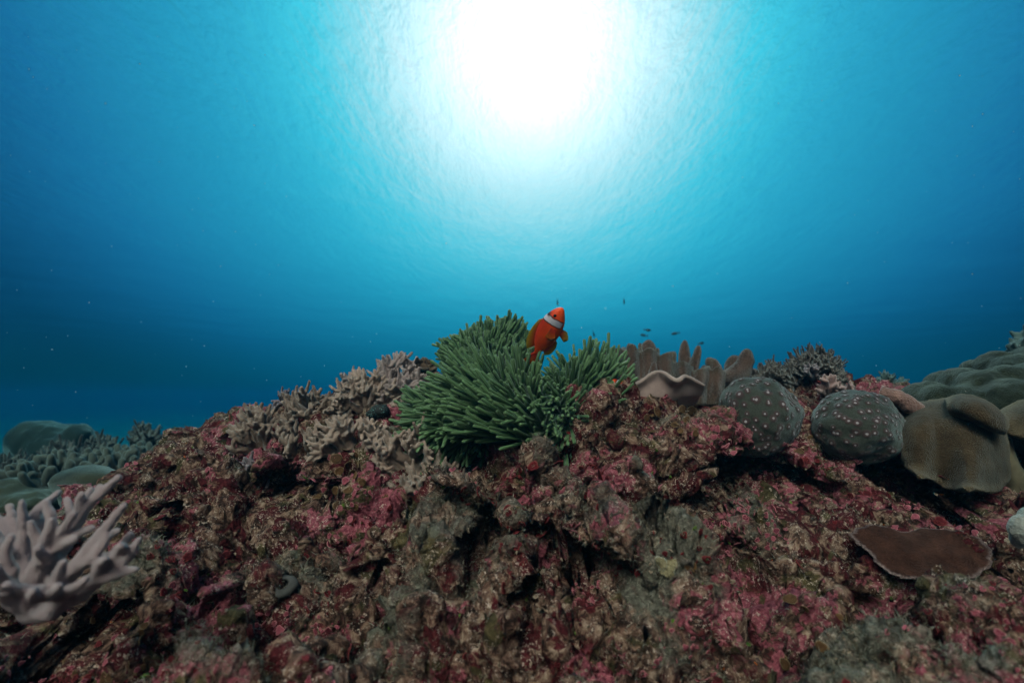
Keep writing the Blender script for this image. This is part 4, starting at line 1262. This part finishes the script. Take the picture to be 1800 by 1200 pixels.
def disc_batch(ids, r_lo, r_hi, lift, tilt, cup=.06, segs=12, wob=.30, droop=0.15, out=.3, own=None):
    """scalloped plates standing on the rock; returns one MB (or a list of MBs when own)"""
    res = []
    mb = MB()
    for i in ids:
        p0, n0 = TER[i], TERN[i]
        z = n0 + rng.normal(0, tilt, 3) + np.array([0, -.12, .25]) * droop
        Rm = rot_to(z, rng.normal(0, 1, 3))
        r = rng.uniform(r_lo, r_hi) * (1.0 if rng.uniform() > .2 else 1.4) * min(1.0, max(.5, sd[i] / .9))
        a = np.linspace(0, 2 * math.pi, segs, endpoint=False)
        rr = r * (1 + wob * rng.uniform(-1, 1, segs) * .6 + wob * .5 * np.sin(a * 3 + rng.uniform(0, 6)) )
        el = rng.uniform(.75, 1.0)
        ring = np.stack([np.cos(a) * rr, np.sin(a) * rr * el, cup * r * rng.uniform(.3, 1.2) + .07 * r * np.sin(a * 2 + rng.uniform(0, 6))], 1)
        inner = ring * np.array([.62, .62, .30]) + np.array([0, 0, -.02 * r])
        th = .10 * r
        Vl = np.vstack([[0, 0, -.05 * r], inner, ring, ring * np.array([.98, .98, 1]) - [0, 0, th], [0, 0, -.5 * r]])
        k = np.arange(segs); kn = (k + 1) % segs
        F3 = np.vstack([np.stack([np.zeros(segs, int), 1 + k, 1 + kn], 1), np.stack([np.full(segs, 1 + 3 * segs), 1 + 2 * segs + kn, 1 + 2 * segs + k], 1)])
        F4 = np.vstack([np.stack([1 + k, 1 + segs + k, 1 + segs + kn, 1 + kn], 1), np.stack([1 + segs + k, 1 + 2 * segs + k, 1 + 2 * segs + kn, 1 + segs + kn], 1)])
        rimv = np.concatenate([[0], np.full(segs, .55), np.full(segs, 1.0), np.full(segs, .95), [0]])
        org = p0 + n0 * (lift * r)
        target = mb
        if own is not None: target = MB()
        target.add(Vl @ Rm.T + (0 if own is not None else org), F3, F4, rim=rimv, rnd=rng.uniform())
        if own is not None: res.append((target, org))
    return res if own is not None else mb

def stuff(name, mb, mat, label, cat):
    link(name, mb.mesh(name), mat, None, label, cat, None, "stuff")
stuff("pink_coralline_algae", disc_batch(pick(4600, np.clip(patchA * 4.5 - .85, 0, 1) ** 1.3), .0024, .0062, .25, .30), M_pink, "pink scalloped coralline crusts spread over the reef rock", "algae")
stuff("red_plate_algae", disc_batch(pick(3400, np.clip(patchB * 4 - .6, 0, 1) ** 1.5), .0024, .0078, .2, .30), M_red, "dark maroon plate algae spread over the reef rock", "algae")
stuff("beige_crust", disc_batch(pick(8500, .25 + np.clip(patchC * 3, 0, 1)), .0012, .0042, .1, .8, wob=.5, segs=8), M_beige, "beige and whitish crumbs of crust scattered over the reef rock", "crust")
gi = pick(170, np.clip(patchC * -3, 0, 1) ** 2 + .02)
stuff("green_leaf_algae", disc_batch(gi, .0020, .0042, .6, .8, segs=8), M_green, "bright green leafy algae dotted over the reef rock", "algae")
stuff("orange_crust", disc_batch(pick(110, np.clip(patchB * -3, 0, 1) ** 2 + .02), .0018, .0042, .1, .6, segs=8), M_orange, "orange sponge crust dotted over the reef rock", "sponge")

# turf hair
up_w = np.clip(upness[cand] * 3.2 - 1.7, 0.05, 1) * (.25 + np.clip(patchC * 2 + .4, 0, 1))
ids = pick(52000, up_w)
L = rng.uniform(.003, .011, len(ids)) * (.6 + .9 * np.clip(fbm(TER[ids] * 25, 2, seed=95) + .4, 0, 1.2))
d1 = TERN[ids] + rng.normal(0, .5, (len(ids), 3)) + np.array([0, 0, .25]); d1 /= np.linalg.norm(d1, axis=1)[:, None]
d2 = d1 + rng.normal(0, .6, (len(ids), 3)); d2 /= np.linalg.norm(d2, axis=1)[:, None]
sd_ = np.cross(d1, rng.normal(0, 1, (len(ids), 3))); sd_ /= np.linalg.norm(sd_, axis=1)[:, None]
sd2 = np.cross(d1, sd_)
wd = rng.uniform(.00030, .00075, len(ids))[:, None]
b0_ = TER[ids] - TERN[ids] * .001
m1 = b0_ + d1 * (L * .5)[:, None]; e1 = m1 + d2 * (L * .5)[:, None]
tri = [np.cos(a) * sd_ + np.sin(a) * sd2 for a in (0, 2.094, 4.189)]
Vt = np.stack([b0_ + tri[0] * wd, b0_ + tri[1] * wd, b0_ + tri[2] * wd, m1 + tri[0] * wd * .8, m1 + tri[1] * wd * .8, m1 + tri[2] * wd * .8, e1], 1).reshape(-1, 3)
bi_ = np.arange(len(ids)) * 7
F4 = np.concatenate([np.stack([bi_ + k, bi_ + (k + 1) % 3, bi_ + 3 + (k + 1) % 3, bi_ + 3 + k], 1) for k in range(3)])
F3 = np.concatenate([np.stack([bi_ + 3 + k, bi_ + 3 + (k + 1) % 3, bi_ + 6], 1) for k in range(3)])
link("turf_algae", np_mesh("turf_algae", Vt, [F3, F4], {"rnd": np.repeat(rng.uniform(0, 1, len(ids)), 7)}), M_turf, None, "short grey green turf algae fuzz growing on the rock tops", "algae", None, "stuff")

# brown disc algae, each one its own thing
clusters = [(575, 640, 780, 850, 16, "brown disc alga with pale rim under the bright tan finger coral"), (545, 680, 855, 900, 9, "brown disc alga with pale rim on the rock below the finger corals"),
            (1130, 1265, 716, 768, 18, "brown disc alga with pale rim on the ledge below the pale leather coral"), (1370, 1465, 745, 800, 8, "brown disc alga with pale rim between the two spotted domes"),
            (100, 330, 1075, 1190, 22, "brown disc alga with pale rim in the lower left corner"), (1370, 1500, 1040, 1170, 10, "brown disc alga with pale rim left of the plate coral"),
            (1180, 1330, 870, 1010, 9, "brown disc alga with pale rim near the yellow sponge"), (500, 560, 850, 900, 5, "brown disc alga with pale rim beside the dark hole at the left")]
for x0, x1, y0, y1, n_, lab in clusters:
    ids = []
    m = np.where((sx[cand] > x0) & (sx[cand] < x1) & (sy[cand] > y0) & (sy[cand] < y1))[0]
    if not len(m): continue
    # nearest surfaces only
    cc_ = cand[m]
    tries = 0
    while len(ids) < n_ and tries < 400:
        tries += 1
        px, py = rng.uniform(x0, x1), rng.uniform(y0, y1)
        q, _n = surf(px, py)
        if q is None: continue
        ids.append(cc_[np.argmin(((TER[cc_] - q) ** 2).sum(1))])
    for mb, org in disc_batch(ids, .0055, .0088, .30, .22, cup=.10, segs=24, wob=.12, droop=.05, own=True):
        o = link("brown_disc_alga", mb.mesh("brown_disc_alga"), M_brown, None, lab, "alga", "brown disc algae on the reef")
        o.location = tuple(org)

# ------------------------------------------------------------------ small fish far off, drifting specks
M_sf, t = material("small_fish")
pbsdf(t, (.025, .050, .070), .6, .2)
mb = MB()
V, F = ico(2)
Vb = V * np.array([.030, .007, .013]); Vb[:, 2] *= np.interp(Vb[:, 0], [-.03, -.01, .03], [.5, 1, .9])
mb.add(Vb, F3=F)
mb.add([(-.026, .001, 0), (-.046, .001, .013), (-.040, .001, 0), (-.046, .001, -.013), (-.026, -.001, 0), (-.046, -.001, .013), (-.040, -.001, 0), (-.046, -.001, -.013)],
       F3=[(0, 1, 2), (0, 2, 3), (4, 6, 5), (4, 7, 6)], F4=[(0, 4, 5, 1), (1, 5, 6, 2), (2, 6, 7, 3), (3, 7, 4, 0)])
sf_me = mb.mesh("small_fish")
for px, py, d, rz, ry, lab in [(1139, 580, 4.6, 10, 5, "tiny dark fish above the tall brown leather fins"), (1131, 589, 4.6, 185, -8, "tiny dark fish just below another over the leather fins"), (1186, 586, 4.4, 170, 10, "tiny dark fish with forked tail above the pointed leather lobes"),
                           (1097, 530, 4.8, 80, 60, "tiny dark fish highest in the open water right of the anemonefish"), (1044, 588, 5.0, 60, 50, "tiny dark fish nearest the right of the orange anemonefish"), (1233, 603, 4.8, 20, -10, "tiny faint fish right of the pointed leather lobe"), (980, 532, 5.0, 75, 70, "tiny faint fish in open water above the orange anemonefish")]:
    o = link("small_fish", sf_me, M_sf, None, lab, "fish", "tiny fish in the open water")
    o.location = tuple(P(px, py, d)); o.rotation_euler = (0, R(ry), R(rz))
M_snow, t = material("marine_snow")
pbsdf(t, (.75, .75, .7), .7, .2)
mb = MB()
lr = np.random.default_rng(9)
for _ in range(230):
    d = lr.uniform(.45, 2.6)
    px, py = lr.uniform(-100, 1900), lr.uniform(60, 760)
    s = lr.uniform(.0003, .0008) * (.5 + .6 * d)
    ball(mb, P(px, py, d), s * lr.uniform(.7, 1.4, 3), level=1)
link("marine_snow", mb.mesh("marine_snow"), M_snow, None, "pale specks drifting in the water", "particles", None, "stuff")

# ------------------------------------------------------------------ the water itself, seen as haze
mh, t = material("water_haze")
pv = t.n("ShaderNodeVolumePrincipled", {"Color": (.003, .030, .052), "Density": .20, "Anisotropy": .6, "Absorption Color": (.0, .70, .79)})
t.n("ShaderNodeOutputMaterial", {"Volume": pv.outputs[0]})
x0, x1, y0, y1, z0, z1 = -160, 160, -160, 160, -4.2, .62
x0, x1, y0, y1 = -110, 110, -.45, 120
V = [(x, y, z) for x in (x0, x1) for y in (y0, y1) for z in (z0, z1)]
F = [(0, 1, 3, 2), (4, 6, 7, 5), (0, 4, 5, 1), (2, 3, 7, 6), (0, 2, 6, 4), (1, 5, 7, 3)]
link("haze", np_mesh("haze", V, [np.array(F)], smooth=False), mh, kind="stuff", label="blue green haze of the sea water", cat="haze")
